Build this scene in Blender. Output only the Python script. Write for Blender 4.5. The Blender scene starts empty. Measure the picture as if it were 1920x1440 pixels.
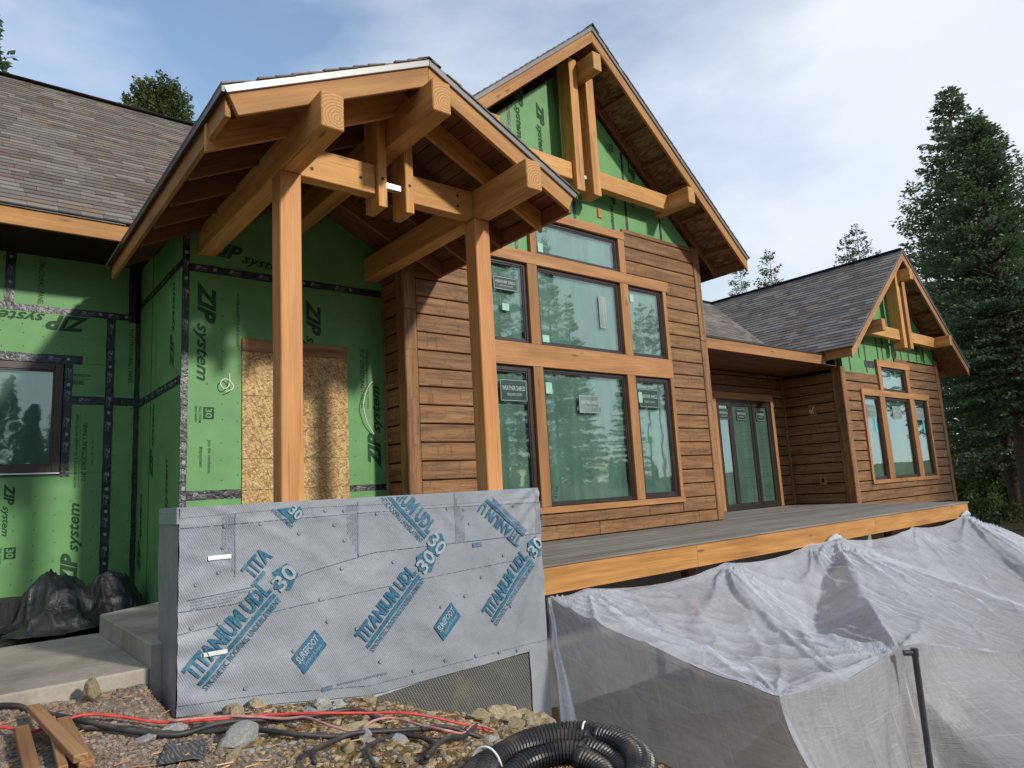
import bpy, bmesh, math, random
import numpy as np
from mathutils import Matrix, Vector, noise
random.seed(7)
rng = np.random.default_rng(7)
SC = bpy.context.scene
COL = SC.collection
PI = math.pi

# ------------------------------------------------------------------ camera
def cam_axes(yaw, pitch, roll):
    f = Vector((math.sin(yaw) * math.cos(pitch), math.cos(yaw) * math.cos(pitch), math.sin(pitch)))
    r = Vector((math.cos(yaw), -math.sin(yaw), 0))
    u = r.cross(f)
    c, s = math.cos(roll), math.sin(roll)
    return r * c + u * s, u * c - r * s, f
cd = bpy.data.cameras.new('camera')
cam = bpy.data.objects.new('camera', cd)
COL.objects.link(cam)
_r, _u, _f = cam_axes(0.68758, 0.15174, -0.05705)
cam.matrix_world = Matrix(((_r.x, _u.x, -_f.x, 0), (_r.y, _u.y, -_f.y, 0), (_r.z, _u.z, -_f.z, 0), (0, 0, 0, 1)))
cd.sensor_width = 36
cd.lens = 36 * 1299.9 / 1920
cd.clip_start = 0.05
cd.clip_end = 2000
SC.camera = cam

# ------------------------------------------------------------------ sky, sun, exposure
SUN = Vector((0.30, -1.0, 0.50)).normalized()
sun_el = math.asin(SUN.z)
sun_az = math.atan2(SUN.x, SUN.y)
world = bpy.data.worlds.new('World')
SC.world = world
world.use_nodes = True
wn, wl = world.node_tree.nodes, world.node_tree.links
wn.clear()
w_out = wn.new('ShaderNodeOutputWorld')
w_bg = wn.new('ShaderNodeBackground')
w_bg.inputs['Strength'].default_value = 0.15
sky = wn.new('ShaderNodeTexSky')
sky.sky_type = 'NISHITA'
sky.sun_disc = False
sky.sun_elevation = sun_el
sky.sun_rotation = sun_az
sky.air_density = 1.8
sky.dust_density = 0.0
sky.ozone_density = 7.0
tc = wn.new('ShaderNodeTexCoord')
mp = wn.new('ShaderNodeMapping')
mp.inputs['Location'].default_value = (2.94, 0.90, 0.15)
mp.inputs['Scale'].default_value = (0.95, 0.95, 2.4)
nz = wn.new('ShaderNodeTexNoise')
nz.inputs['Scale'].default_value = 0.9
nz.inputs['Detail'].default_value = 7
nz.inputs['Roughness'].default_value = 0.52
rp = wn.new('ShaderNodeValToRGB')
rp.color_ramp.elements[0].position = 0.40
rp.color_ramp.elements[0].color = (0.14, 0.14, 0.14, 1)
rp.color_ramp.elements[1].position = 0.57
cmix = wn.new('ShaderNodeMixRGB')
cmix.inputs['Color2'].default_value = (5.1, 5.5, 6.3, 1)
# second, finer noise gives the cloud sheet its grey and white patches
nz2 = wn.new('ShaderNodeTexNoise')
nz2.inputs['Scale'].default_value = 2.1
nz2.inputs['Detail'].default_value = 5
rp2 = wn.new('ShaderNodeValToRGB')
rp2.color_ramp.elements[0].position = 0.3
rp2.color_ramp.elements[0].color = (4.5, 5.0, 5.95, 1)
rp2.color_ramp.elements[1].position = 0.7
rp2.color_ramp.elements[1].color = (5.35, 5.65, 6.1, 1)
wl.new(tc.outputs['Generated'], mp.inputs['Vector'])
wl.new(mp.outputs['Vector'], nz.inputs['Vector'])
wl.new(mp.outputs['Vector'], nz2.inputs['Vector'])
wl.new(nz.outputs['Fac'], rp.inputs['Fac'])
wl.new(nz2.outputs['Fac'], rp2.inputs['Fac'])
wl.new(rp2.outputs['Color'], cmix.inputs['Color2'])
wl.new(rp.outputs['Color'], cmix.inputs['Fac'])
wl.new(sky.outputs['Color'], cmix.inputs['Color1'])
wl.new(cmix.outputs['Color'], w_bg.inputs['Color'])
wl.new(w_bg.outputs['Background'], w_out.inputs['Surface'])

sd = bpy.data.lights.new('sun', 'SUN')
sd.energy = 3.1
sd.angle = math.radians(3.5)
sd.color = (1.0, 0.93, 0.82)
sun = bpy.data.objects.new('sun', sd)
COL.objects.link(sun)
sun.rotation_euler = (-SUN).to_track_quat('-Z', 'Y').to_euler()

SC.view_settings.view_transform = 'Standard'
SC.view_settings.look = 'None'
SC.view_settings.exposure = 0.18
SC.view_settings.gamma = 1.0
SC.view_settings.use_curve_mapping = False
SC.cycles.use_denoising = True
SC.cycles.max_bounces = 8
SC.cycles.diffuse_bounces = 4
SC.cycles.transparent_max_bounces = 16

# ------------------------------------------------------------------ materials
class N:
    """small node helper"""
    def __init__(self, name):
        self.m = bpy.data.materials.new(name)
        self.m.use_nodes = True
        self.t = self.m.node_tree
        self.t.nodes.clear()
        self.out = self.t.nodes.new('ShaderNodeOutputMaterial')
        self.b = self.t.nodes.new('ShaderNodeBsdfPrincipled')
        self.link(self.b.outputs[0], self.out.inputs['Surface'])
    def link(self, a, b):
        self.t.links.new(a, b)
    def n(self, typ, **kw):
        nd = self.t.nodes.new('ShaderNode' + typ)
        for k, v in kw.items():
            if k.startswith('_'):
                setattr(nd, k[1:], v)
            else:
                key = int(k[1:]) if k[0] == 'i' and k[1:].isdigit() else k.replace('__', ' ')
                if hasattr(v, 'is_output'):
                    self.link(v, nd.inputs[key])
                else:
                    nd.inputs[key].default_value = v
        return nd
    def math(self, op, a, b=0.0, c=None):
        nd = self.t.nodes.new('ShaderNodeMath')
        nd.operation = op
        for i, v in enumerate((a, b) if c is None else (a, b, c)):
            if hasattr(v, 'is_output'):
                self.link(v, nd.inputs[i])
            else:
                nd.inputs[i].default_value = v
        return nd.outputs[0]
    def ramp(self, fac, *stops):
        nd = self.t.nodes.new('ShaderNodeValToRGB')
        e = nd.color_ramp.elements
        while len(e) < len(stops):
            e.new(0.5)
        for el, (p, c) in zip(e, stops):
            el.position = p
            el.color = (*c, 1) if not isinstance(c, (int, float)) else (c, c, c, 1)
        self.link(fac, nd.inputs[0])
        return nd.outputs[0]
    def mix(self, fac, a, b, mode='MIX'):
        nd = self.t.nodes.new('ShaderNodeMixRGB')
        nd.blend_type = mode
        for i, v in enumerate((fac, a, b)):
            if hasattr(v, 'is_output'):
                self.link(v, nd.inputs[i])
            elif isinstance(v, (int, float)):
                nd.inputs[i].default_value = v if i == 0 else (v, v, v, 1)
            else:
                nd.inputs[i].default_value = (*v, 1)
        return nd.outputs[0]
    def coords(self, scale=(1, 1, 1), rand=True, rot=(0, 0, 0)):
        c = self.n('TexCoord').outputs['Object']
        if rand:
            oi = self.n('ObjectInfo').outputs['Random']
            v = self.n('VectorMath', _operation='SCALE', i0=(31.0, 17.0, 23.0))
            self.link(oi, v.inputs['Scale'])
            a = self.n('VectorMath', _operation='ADD', i0=c, i1=v.outputs[0])
            c = a.outputs[0]
        return self.n('Mapping', Vector=c, Scale=scale, Rotation=rot).outputs[0]
    def noise(self, vec, scale, detail=4, rough=0.55, out='Fac'):
        return self.n('TexNoise', Vector=vec, Scale=scale, Detail=detail, Roughness=rough).outputs[out]
    def bump(self, h, strength=0.3, dist=0.01):
        nd = self.n('Bump', Strength=strength, Distance=dist, Height=h)
        self.link(nd.outputs[0], self.b.inputs['Normal'])
    def col(self, c):
        if hasattr(c, 'is_output'):
            self.link(c, self.b.inputs['Base Color'])
        else:
            self.b.inputs['Base Color'].default_value = (*c, 1)
    def rough(self, v):
        if hasattr(v, 'is_output'):
            self.link(v, self.b.inputs['Roughness'])
        else:
            self.b.inputs['Roughness'].default_value = v
    def spec(self, v):
        self.b.inputs['Specular IOR Level'].default_value = v

M = {}
def wood(name, dark, mid, light, rough=0.6, knots=True, grain=60, bump=0.15, check=0.0):
    k = N(name)
    v = k.coords((0.9, 11, 11))
    big = k.noise(v, 1.0, 4, 0.55)
    v2 = k.coords((1.6, grain, grain))
    fine = k.noise(v2, 1.0, 3, 0.6)
    c = k.ramp(big, (0.3, dark), (0.5, mid), (0.72, light))
    c = k.mix(0.45, c, k.ramp(fine, (0.3, (0.55, 0.5, 0.45)), (0.62, (1.08, 1.06, 1.04))), 'MULTIPLY')
    if knots:
        vk = k.coords((1.5, 6.5, 6.5))
        vo = k.n('TexVoronoi', Vector=vk, Scale=1.0).outputs['Distance']
        c = k.mix(k.ramp(vo, (0.055, 0.8), (0.14, 0.0)), c, tuple(x * 0.32 for x in dark))
    if check:
        vc = k.coords((0.8, 26, 26))
        cr = k.noise(vc, 1.0, 2, 0.5)
        c = k.mix(k.ramp(cr, (0.29, check), (0.335, 0.0)), c, tuple(x * 0.25 for x in dark))
    pc = k.n('ObjectInfo').outputs['Random']
    c = k.mix(1.0, c, k.ramp(pc, (0.0, (0.82, 0.80, 0.76)), (0.5, (1.0, 1.0, 1.0)), (1.0, (1.14, 1.15, 1.16))), 'MULTIPLY')
    st = k.noise(k.coords((0.5, 2.0, 2.0)), 2.0, 4, 0.6)
    c = k.mix(0.55, c, k.ramp(st, (0.35, (0.78, 0.74, 0.70)), (0.62, (1.06, 1.06, 1.06))), 'MULTIPLY')
    # end grain: rings on the faces that look along the beam
    nrm = k.n('SeparateXYZ', Vector=k.n('TexCoord').outputs['Normal']).outputs['X']
    end = k.math('GREATER_THAN', k.math('ABSOLUTE', nrm), 0.9)
    vr = k.coords((0.0, 1, 1), rand=False)
    ring = k.n('TexWave', Vector=k.n('VectorMath', _operation='ADD', i0=vr, i1=(0, 0.035, 0.05)).outputs[0], Scale=13.0, Distortion=2.2, Detail__Scale=2.0, _wave_type='RINGS', _rings_direction='X').outputs['Fac']
    c = k.mix(end, c, k.ramp(ring, (0.2, tuple(x * 0.62 for x in mid)), (0.7, tuple(x * 0.95 for x in mid))))
    k.col(c)
    k.rough(k.math('MULTIPLY_ADD', fine, 0.25, rough - 0.1))
    k.spec(0.35)
    k.bump(fine, bump, 0.004)
    M[name] = k.m
wood('timber', (0.42, 0.205, 0.058), (0.54, 0.275, 0.082), (0.63, 0.345, 0.118), check=0.6)
wood('post_wood', (0.50, 0.225, 0.080), (0.57, 0.270, 0.098), (0.63, 0.315, 0.122), knots=False, check=0.35)
wood('fascia_wood', (0.325, 0.150, 0.042), (0.41, 0.198, 0.056), (0.485, 0.248, 0.078))
wood('trim_wood', (0.29, 0.138, 0.050), (0.37, 0.180, 0.068), (0.44, 0.222, 0.090))
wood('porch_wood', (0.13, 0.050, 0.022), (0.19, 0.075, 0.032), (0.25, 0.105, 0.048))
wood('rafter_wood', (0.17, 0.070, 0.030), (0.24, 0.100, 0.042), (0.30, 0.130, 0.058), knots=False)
wood('scrap_wood', (0.25, 0.125, 0.055), (0.35, 0.185, 0.085), (0.45, 0.255, 0.130), rough=0.8, check=0.6)
wood('raw_lumber', (0.42, 0.260, 0.110), (0.52, 0.330, 0.150), (0.60, 0.400, 0.200))

def siding_mat(name, sc=1.0):
    k = N(name)
    v = k.coords((1.1, 16, 16))
    a = k.noise(v, 1.0, 6, 0.62)
    v2 = k.coords((2.4, 42, 42))
    b = k.noise(v2, 1.0, 5, 0.7)
    s = lambda t: tuple(x * sc for x in t)
    c = k.ramp(a, (0.26, s((0.092, 0.045, 0.020))), (0.48, s((0.215, 0.106, 0.043))), (0.66, s((0.295, 0.154, 0.066))))
    c = k.mix(k.ramp(b, (0.33, 0.62), (0.47, 0.0)), c, s((0.05, 0.026, 0.015)))
    vv = k.coords((2.3, 5.2, 5.2))
    vo = k.n('TexVoronoi', Vector=vv, Scale=1.0, _distance='CHEBYCHEV', _feature='F2').outputs['Distance']
    vo1 = k.n('TexVoronoi', Vector=vv, Scale=1.0, _distance='CHEBYCHEV').outputs['Distance']
    edge = k.math('SUBTRACT', vo, vo1)
    c = k.mix(k.ramp(edge, (0.0, 0.42), (0.045, 0.0)), c, s((0.04, 0.02, 0.011)))
    oi = k.n('ObjectInfo').outputs['Random']
    c = k.mix(1.0, c, k.ramp(oi, (0.0, (0.90, 0.90, 0.90)), (1.0, (1.08, 1.07, 1.06))), 'MULTIPLY')
    k.col(c)
    k.rough(0.62)
    k.spec(0.3)
    k.bump(k.math('ADD', b, k.math('MULTIPLY', a, 0.7)), 0.55, 0.008)
    M[name] = k.m
siding_mat('siding')
siding_mat('corner_wood', 1.12)

def flat(name, c, rough=0.5, spec=0.4, var=0.12, scale=6.0, metal=0.0, bump=0.0, bscale=60):
    k = N(name)
    v = k.coords((1, 1, 1), rand=False)
    nn = k.noise(v, scale, 5, 0.6)
    k.col(k.mix(1.0, c, k.ramp(nn, (0.3, 1 - var), (0.7, 1 + var)), 'MULTIPLY'))
    k.rough(k.math('MULTIPLY_ADD', nn, 0.2, rough - 0.1))
    k.spec(spec)
    k.b.inputs['Metallic'].default_value = metal
    if bump:
        k.bump(k.noise(v, bscale, 4, 0.6), bump, 0.01)
    M[name] = k.m
flat('green', (0.122, 0.295, 0.104), 0.55, 0.35, 0.14, 2.6)
flat('green_print', (0.022, 0.062, 0.026), 0.6, 0.2)
flat('frame_black', (0.024, 0.018, 0.016), 0.4, 0.5)
flat('frame_bronze', (0.050, 0.032, 0.026), 0.4, 0.5)
flat('drip_metal', (0.24, 0.24, 0.24), 0.38, 0.5, 0.05, metal=0.2)  # lighter copy of drip_grey, sky glare on the porch's left slope painted in
flat('drip_grey', (0.150, 0.146, 0.145), 0.42, 0.5, 0.05)
flat('drip_dark', (0.035, 0.033, 0.033), 0.38, 0.5, 0.05, metal=0.3)
flat('steel_grey', (0.62, 0.63, 0.64), 0.35, 0.5, 0.05, metal=0.6)
flat('white_plastic', (0.72, 0.72, 0.70), 0.4, 0.4, 0.05)
flat('black_plastic', (0.012, 0.012, 0.014), 0.36, 0.5, 0.2)
def dusty(name, c, dust, rough):
    k = N(name)
    v = k.coords((1, 1, 1), rand=False)
    a = k.noise(v, 6, 6, 0.65)
    nz_ = k.n('SeparateXYZ', Vector=k.n('NewGeometry').outputs['Normal']).outputs['Z']
    f = k.math('MULTIPLY', k.ramp(a, (0.42, 0.0), (0.72, 0.55)), k.math('MAXIMUM', nz_, 0.25))
    k.col(k.mix(f, c, dust))
    k.rough(k.math('MULTIPLY_ADD', f, 0.6, rough))
    k.spec(0.5)
    M[name] = k.m
dusty('pipe_black', (0.012, 0.012, 0.014), (0.20, 0.15, 0.10), 0.36)
dusty('cable_black', (0.020, 0.020, 0.022), (0.22, 0.165, 0.11), 0.5)
flat('pole_grey', (0.045, 0.050, 0.058), 0.4, 0.5, 0.3, 8)
flat('black_rubber', (0.020, 0.020, 0.022), 0.6, 0.35, 0.5, 40)
flat('red_hose', (0.55, 0.055, 0.05), 0.5, 0.4, 0.3, 20)
flat('pink_hose', (0.48, 0.24, 0.21), 0.55, 0.4, 0.3, 20)
flat('dark_hole', (0.008, 0.008, 0.008), 0.9, 0.1)
flat('peg_dark', (0.045, 0.014, 0.010), 0.6, 0.3)
flat('ink_blue', (0.035, 0.135, 0.215), 0.5, 0.3, 0.55, 70)
flat('ink_fine', (0.11, 0.165, 0.215), 0.5, 0.3, 0.3, 45)
flat('wrap_light', (0.30, 0.34, 0.38), 0.45, 0.4)
flat('sticker_dark', (0.012, 0.045, 0.034), 0.35, 0.5)
flat('sticker_white', (0.36, 0.42, 0.40), 0.5, 0.3)
flat('sticker_green', (0.30, 0.52, 0.42), 0.5, 0.3)
flat('teal_tag', (0.06, 0.55, 0.55), 0.4, 0.4)
flat('foundation', (0.26, 0.25, 0.235), 0.85, 0.2, 0.2, 3, bump=0.4)
flat('bark', (0.085, 0.060, 0.045), 0.9, 0.15, 0.45, 9, bump=0.9, bscale=22)
flat('bark_pale', (0.17, 0.145, 0.120), 0.9, 0.15, 0.4, 9, bump=0.9, bscale=22)
wood('deck_grey', (0.150, 0.135, 0.120), (0.205, 0.190, 0.172), (0.265, 0.248, 0.225), rough=0.75, knots=False, grain=70, check=0.5)
flat('dark_interior', (0.02, 0.02, 0.02), 0.9, 0.1)
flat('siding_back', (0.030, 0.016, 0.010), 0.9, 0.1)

def concrete():
    k = N('concrete')
    v = k.coords((1, 1, 1), rand=False)
    a = k.noise(v, 1.6, 7, 0.62)
    b = k.noise(v, 30, 4, 0.6)
    c = k.ramp(a, (0.28, (0.22, 0.19, 0.15)), (0.5, (0.35, 0.31, 0.255)), (0.72, (0.44, 0.40, 0.34)))
    c = k.mix(0.4, c, k.ramp(b, (0.3, 0.72), (0.65, 1.1)), 'MULTIPLY')
    vw = k.coords((0.6, 2.2, 1), rand=False, rot=(0, 0, 0.35))
    st = k.noise(vw, 2.1, 3, 0.6)
    c = k.mix(k.ramp(st, (0.56, 0.0), (0.7, 0.45)), c, (0.30, 0.21, 0.12))
    k.col(c)
    k.rough(0.85)
    k.spec(0.2)
    k.bump(k.math('ADD', b, a), 0.25, 0.006)
    M['concrete'] = k.m
concrete()

def osb(name, tones, sc=1.0):
    k = N(name)
    base = k.coords((1, 1, 1), rand=False)
    wob = k.noise(base, 5.0, 2, 0.5, out='Color')
    cols = []
    for i, rot in enumerate((0.3, 1.35, 2.3)):
        vv = k.n('VectorMath', _operation='ADD', i0=base, i1=k.n('VectorMath', _operation='SCALE', i0=wob, Scale=0.05).outputs[0]).outputs[0]
        m0 = k.n('Mapping', Vector=vv, Rotation=(0, rot, 0), Location=(i * 3.1, i * 1.7, i)).outputs[0]
        mpn = k.n('Mapping', Vector=m0, Scale=(19 * sc, 9 * sc, 80 * sc)).outputs[0]
        vo = k.n('TexVoronoi', Vector=mpn, Scale=1.0)
        cols.append((vo.outputs['Color'], vo.outputs['Distance']))
    sep = k.n('SeparateColor', Color=cols[0][0]).outputs[0]
    sep2 = k.n('SeparateColor', Color=cols[1][0]).outputs[1]
    sep3 = k.n('SeparateColor', Color=cols[2][0]).outputs[2]
    sel = k.math('GREATER_THAN', sep2, 0.55)
    val = k.n('Mix', Factor=sel)
    k.link(sep, val.inputs[2]); k.link(sep3, val.inputs[3])
    c = k.ramp(val.outputs[0], (0.05, tones[0]), (0.3, tones[1]), (0.62, tones[2]), (0.95, tones[3]))
    c = k.mix(k.ramp(cols[2][1], (0.5, 0.0), (0.72, 0.6)), c, tones[0])
    k.col(c)
    k.rough(0.6)
    k.bump(val.outputs[0], 0.3, 0.006)
    M[name] = k.m
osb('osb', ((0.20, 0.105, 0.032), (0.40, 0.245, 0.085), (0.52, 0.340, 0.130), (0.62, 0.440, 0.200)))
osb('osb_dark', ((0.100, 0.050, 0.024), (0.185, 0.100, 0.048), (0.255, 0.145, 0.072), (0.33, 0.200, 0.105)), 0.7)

def tape_mat():
    k = N('seam_tape')
    v = k.coords((1, 1, 1), rand=True)
    a = k.noise(v, 26, 4, 0.6)
    b = k.noise(v, 9, 3, 0.6)
    k.col(k.ramp(b, (0.3, (0.009, 0.010, 0.014)), (0.62, (0.017, 0.019, 0.026)), (0.8, (0.05, 0.052, 0.062))))
    k.rough(k.ramp(a, (0.3, 0.22), (0.7, 0.5)))
    k.spec(0.6)
    k.bump(k.math('ADD', a, b), 0.6, 0.012)
    M['tape'] = k.m
tape_mat()
flat('tape_ink', (0.30, 0.31, 0.34), 0.5, 0.3)

SH_LIGHT, SH_DARK = [], []
def shingle_mats():
    tones = [(0.200, 0.182, 0.160), (0.150, 0.138, 0.128), (0.265, 0.232, 0.190), (0.250, 0.178, 0.125), (0.125, 0.098, 0.086), (0.200, 0.198, 0.190), (0.290, 0.272, 0.240), (0.165, 0.118, 0.108)]
    for lst, f, nm in ((SH_LIGHT, 1.0, 'shingle'), (SH_DARK, 1.2, 'shingle_slate')):
        for i, t in enumerate(tones):
            k = N('%s_tone_%d' % (nm, i))
            v = k.coords((1, 1, 1), rand=True)
            a = k.noise(v, 160, 3, 0.7)
            g = (t[0] + t[1] + t[2]) / 3
            if nm == 'shingle_slate':
                t = tuple(0.25 * g + 0.75 * x for x in t)
            t = tuple(0.52 * x + 0.42 * y for x, y in zip(t, (0.138, 0.120, 0.103)))
            k.col(k.mix(1.0, tuple(x * f for x in t), k.ramp(a, (0.3, 0.72), (0.7, 1.25)), 'MULTIPLY'))
            k.rough(0.9)
            k.spec(0.15)
            k.bump(a, 0.5, 0.004)
            lst.append(k.m)
shingle_mats()
flat('shingle_edge', (0.035, 0.032, 0.030), 0.9, 0.1)

def glass():
    k = N('window_glass')
    t = k.t
    tr = k.n('BsdfTransparent', Color=(0.86, 0.955, 0.915, 1))
    gl = k.n('BsdfGlossy', Color=(0.86, 0.95, 0.92, 1), Roughness=0.02)
    v = k.coords((1, 1, 1), rand=True)
    bp = k.n('Bump', Strength=0.03, Distance=0.05, Height=k.noise(v, 1.3, 3, 0.5))
    k.link(bp.outputs[0], gl.inputs['Normal'])
    fc = k.n('LayerWeight', Blend=0.5).outputs['Facing']
    fr = k.math('POWER', fc, 2.0)
    mx = k.n('MixShader')
    k.link(k.math('MULTIPLY_ADD', fr, 0.55, 0.10), mx.inputs[0])
    k.link(tr.outputs[0], mx.inputs[1])
    k.link(gl.outputs[0], mx.inputs[2])
    k.link(mx.outputs[0], k.out.inputs['Surface'])
    M['glass'] = k.m
glass()
def film():
    k = N('sheeting')
    v = k.coords((1, 1, 1), rand=True)
    a = k.noise(v, 1.2, 3, 0.5)
    vw = k.coords((7, 1, 0.5), rand=True)
    b = k.noise(vw, 1.0, 3, 0.5)
    c = k.ramp(a, (0.3, (0.115, 0.165, 0.148)), (0.7, (0.195, 0.250, 0.228)))
    c = k.mix(0.5, c, k.ramp(b, (0.3, 0.6), (0.7, 1.5)), 'MULTIPLY')
    k.col(c)
    k.rough(0.45)
    k.bump(b, 0.3, 0.03)
    M['film'] = k.m
film()

def wrap():
    k = N('wrap_sheet')
    v = k.coords((1, 1, 1), rand=False)
    a = k.noise(v, 1.3, 5, 0.55)
    b = k.noise(v, 9, 4, 0.6)
    # woven dimple pattern
    vr = k.n('Mapping', Vector=v, Rotation=(0, 0.5, 0), Scale=(1, 1, 1)).outputs[0]
    w1 = k.n('TexWave', Vector=vr, Scale=24.0, _bands_direction='X').outputs['Fac']
    w2 = k.n('TexWave', Vector=vr, Scale=36.0, _bands_direction='Z').outputs['Fac']
    w = k.math('MULTIPLY', w1, w2)
    c = k.ramp(a, (0.3, (0.205, 0.228, 0.262)), (0.5, (0.268, 0.292, 0.328)), (0.7, (0.325, 0.345, 0.375)))
    c = k.mix(0.55, c, k.ramp(w, (0.05, (0.66, 0.68, 0.70)), (0.6, (1.22, 1.21, 1.2))), 'MULTIPLY')
    c = k.mix(k.ramp(b, (0.6, 0.0), (0.75, 0.3)), c, (0.30, 0.27, 0.22))
    k.col(c)
    k.rough(0.42)
    k.spec(0.5)
    k.bump(k.math('ADD', k.math('MULTIPLY', w, 0.35), k.math('MULTIPLY', b, 1.6)), 0.5, 0.012)
    M['wrap'] = k.m
    k = N('wrap_side')
    v = k.coords((1, 1, 1), rand=False)
    b = k.noise(v, 5, 4, 0.6)
    k.col(k.ramp(b, (0.3, (0.17, 0.172, 0.20)), (0.7, (0.25, 0.25, 0.285))))
    k.rough(0.5)
    k.bump(b, 0.5, 0.03)
    M['wrap_side'] = k.m
    k = N('drain_mat')
    v = k.coords((1, 1, 1), rand=False)
    vr = k.n('Mapping', Vector=v, Rotation=(0, 0.5, 0)).outputs[0]
    w1 = k.n('TexWave', Vector=vr, Scale=15.0, _bands_direction='X').outputs['Fac']
    w2 = k.n('TexWave', Vector=vr, Scale=22.0, _bands_direction='Z').outputs['Fac']
    w = k.math('MULTIPLY', w1, w2)
    b = k.noise(v, 4, 5, 0.6)
    c = k.ramp(w, (0.1, (0.055, 0.055, 0.055)), (0.6, (0.19, 0.185, 0.17)))
    c = k.mix(k.ramp(b, (0.5, 0.0), (0.7, 0.6)), c, (0.20, 0.16, 0.10))
    k.col(c)
    k.rough(0.5)
    k.bump(w, 0.6, 0.01)
    M['drain_mat'] = k.m
wrap()

def tarp_mat(name, alpha0, alpha1):
    k = N(name)
    uv = k.n('TexCoord').outputs['UV']
    a = k.noise(uv, 1.1, 6, 0.6)
    b = k.noise(k.n('Mapping', Vector=uv, Scale=(9, 1.6, 1), Rotation=(0, 0, 0.5)).outputs[0], 1.0, 4, 0.6)
    b2 = k.noise(k.n('Mapping', Vector=uv, Scale=(3.2, 16, 1), Rotation=(0, 0, -0.35)).outputs[0], 1.0, 4, 0.65)
    # thin sharp creases
    cr = k.math('SUBTRACT', 1.0, k.math('MULTIPLY', k.math('ABSOLUTE', k.math('SUBTRACT', b, 0.5)), 9.0))
    cr2 = k.math('SUBTRACT', 1.0, k.math('MULTIPLY', k.math('ABSOLUTE', k.math('SUBTRACT', b2, 0.5)), 9.0))
    crease = k.math('ADD', k.math('MAXIMUM', cr, 0.0), k.math('MAXIMUM', cr2, 0.0))
    sx = k.n('SeparateXYZ', Vector=uv)
    w1 = k.n('TexWave', Vector=uv, Scale=34.0, _bands_direction='X').outputs['Fac']
    w2 = k.n('TexWave', Vector=uv, Scale=34.0, _bands_direction='Y').outputs['Fac']
    w = k.math('MULTIPLY', w1, w2)
    lines = []
    for ch, n in (('X', 1.9), ('Y', 2.2)):
        f = k.math('FRACT', k.math('MULTIPLY', sx.outputs[ch], n))
        lines.append(k.math('LESS_THAN', f, 0.006))
    ln = k.math('MAXIMUM', lines[0], lines[1])
    k.col(k.mix(k.math('MULTIPLY', ln, 0.6), k.ramp(w, (0.1, (0.78, 0.82, 0.90)), (0.6, (0.86, 0.89, 0.95))), (0.97, 0.97, 0.97)))
    k.rough(k.ramp(a, (0.3, 0.20), (0.7, 0.32)))
    k.spec(0.6)
    k.bump(k.math('ADD', k.math('MULTIPLY', w, 0.06), k.math('ADD', k.math('MULTIPLY', crease, 0.22), k.math('MULTIPLY', a, 0.5))), 0.45, 0.03)
    tl = k.n('BsdfTranslucent', Color=(0.74, 0.79, 0.86, 1))
    m1 = k.n('MixShader', Fac=0.35)
    k.link(k.b.outputs[0], m1.inputs[1]); k.link(tl.outputs[0], m1.inputs[2])
    tr = k.n('BsdfTransparent', Color=(0.95, 0.96, 0.97, 1))
    m2 = k.n('MixShader')
    al = k.ramp(k.math('ADD', k.math('MULTIPLY', k.noise(uv, 0.7, 3, 0.5), 0.88), k.math('MULTIPLY', w, 0.12)), (0.3, alpha0), (0.7, alpha1))
    al = k.math('MAXIMUM', al, k.math('MULTIPLY', ln, 0.62))
    al = k.math('MINIMUM', k.math('ADD', al, k.math('MULTIPLY', crease, 0.05)), 1.0)
    k.link(al, m2.inputs[0]); k.link(tr.outputs[0], m2.inputs[1]); k.link(m1.outputs[0], m2.inputs[2])
    k.link(m2.outputs[0], k.out.inputs['Surface'])
    M[name] = k.m
tarp_mat('tarp_sheet', 0.42, 0.68)
tarp_mat('tarp_curtain', 0.32, 0.52)
tarp_mat('tarp_hem', 0.86, 0.97)

def ground_mat():
    k = N('dirt')
    v = k.coords((1, 1, 1), rand=False)
    a = k.noise(v, 1.1, 7, 0.62)
    b = k.noise(v, 22, 5, 0.7)
    sx = k.n('SeparateXYZ', Vector=v).outputs['X']
    c1 = k.ramp(b, (0.3, (0.105, 0.062, 0.028)), (0.55, (0.195, 0.120, 0.055)), (0.75, (0.29, 0.19, 0.095)))
    c2 = k.ramp(b, (0.3, (0.12, 0.085, 0.066)), (0.55, (0.25, 0.185, 0.15)), (0.75, (0.38, 0.30, 0.25)))
    f = k.ramp(k.math('ADD', sx, k.math('MULTIPLY', a, 1.2)), (0.45, 0.0), (0.62, 1.0))
    f2 = k.n('MapRange', Value=k.math('ADD', sx, k.math('MULTIPLY', a, 1.0)), i1=1.5, i2=2.2).outputs[0]
    c = k.mix(f2, c2, c1)
    far = k.n('MapRange', Value=sx, i1=14.0, i2=22.0).outputs[0]
    c = k.mix(far, c, k.ramp(a, (0.35, (0.045, 0.032, 0.018)), (0.65, (0.095, 0.080, 0.036))))
    k.col(c)
    k.rough(0.95)
    k.spec(0.1)
    k.bump(k.math('ADD', b, a), 0.9, 0.03)
    M['dirt'] = k.m
ground_mat()
def stone(name, c0, c1, c2):
    k = N(name)
    v = k.coords((1, 1, 1), rand=True)
    a = k.noise(v, 7, 6, 0.65)
    b = k.noise(v, 40, 4, 0.7)
    c = k.ramp(a, (0.3, c0), (0.5, c1), (0.7, c2))
    c = k.mix(0.5, c, k.ramp(b, (0.3, 0.65), (0.7, 1.2)), 'MULTIPLY')
    oi = k.n('ObjectInfo').outputs['Random']
    c = k.mix(1.0, c, k.ramp(oi, (0.0, 0.75), (1.0, 1.15)), 'MULTIPLY')
    k.col(c)
    k.rough(0.9)
    k.spec(0.2)
    k.bump(k.math('ADD', a, b), 0.8, 0.02)
    M[name] = k.m
stone('stone_tan', (0.36, 0.26, 0.14), (0.55, 0.44, 0.27), (0.66, 0.57, 0.40))
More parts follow.
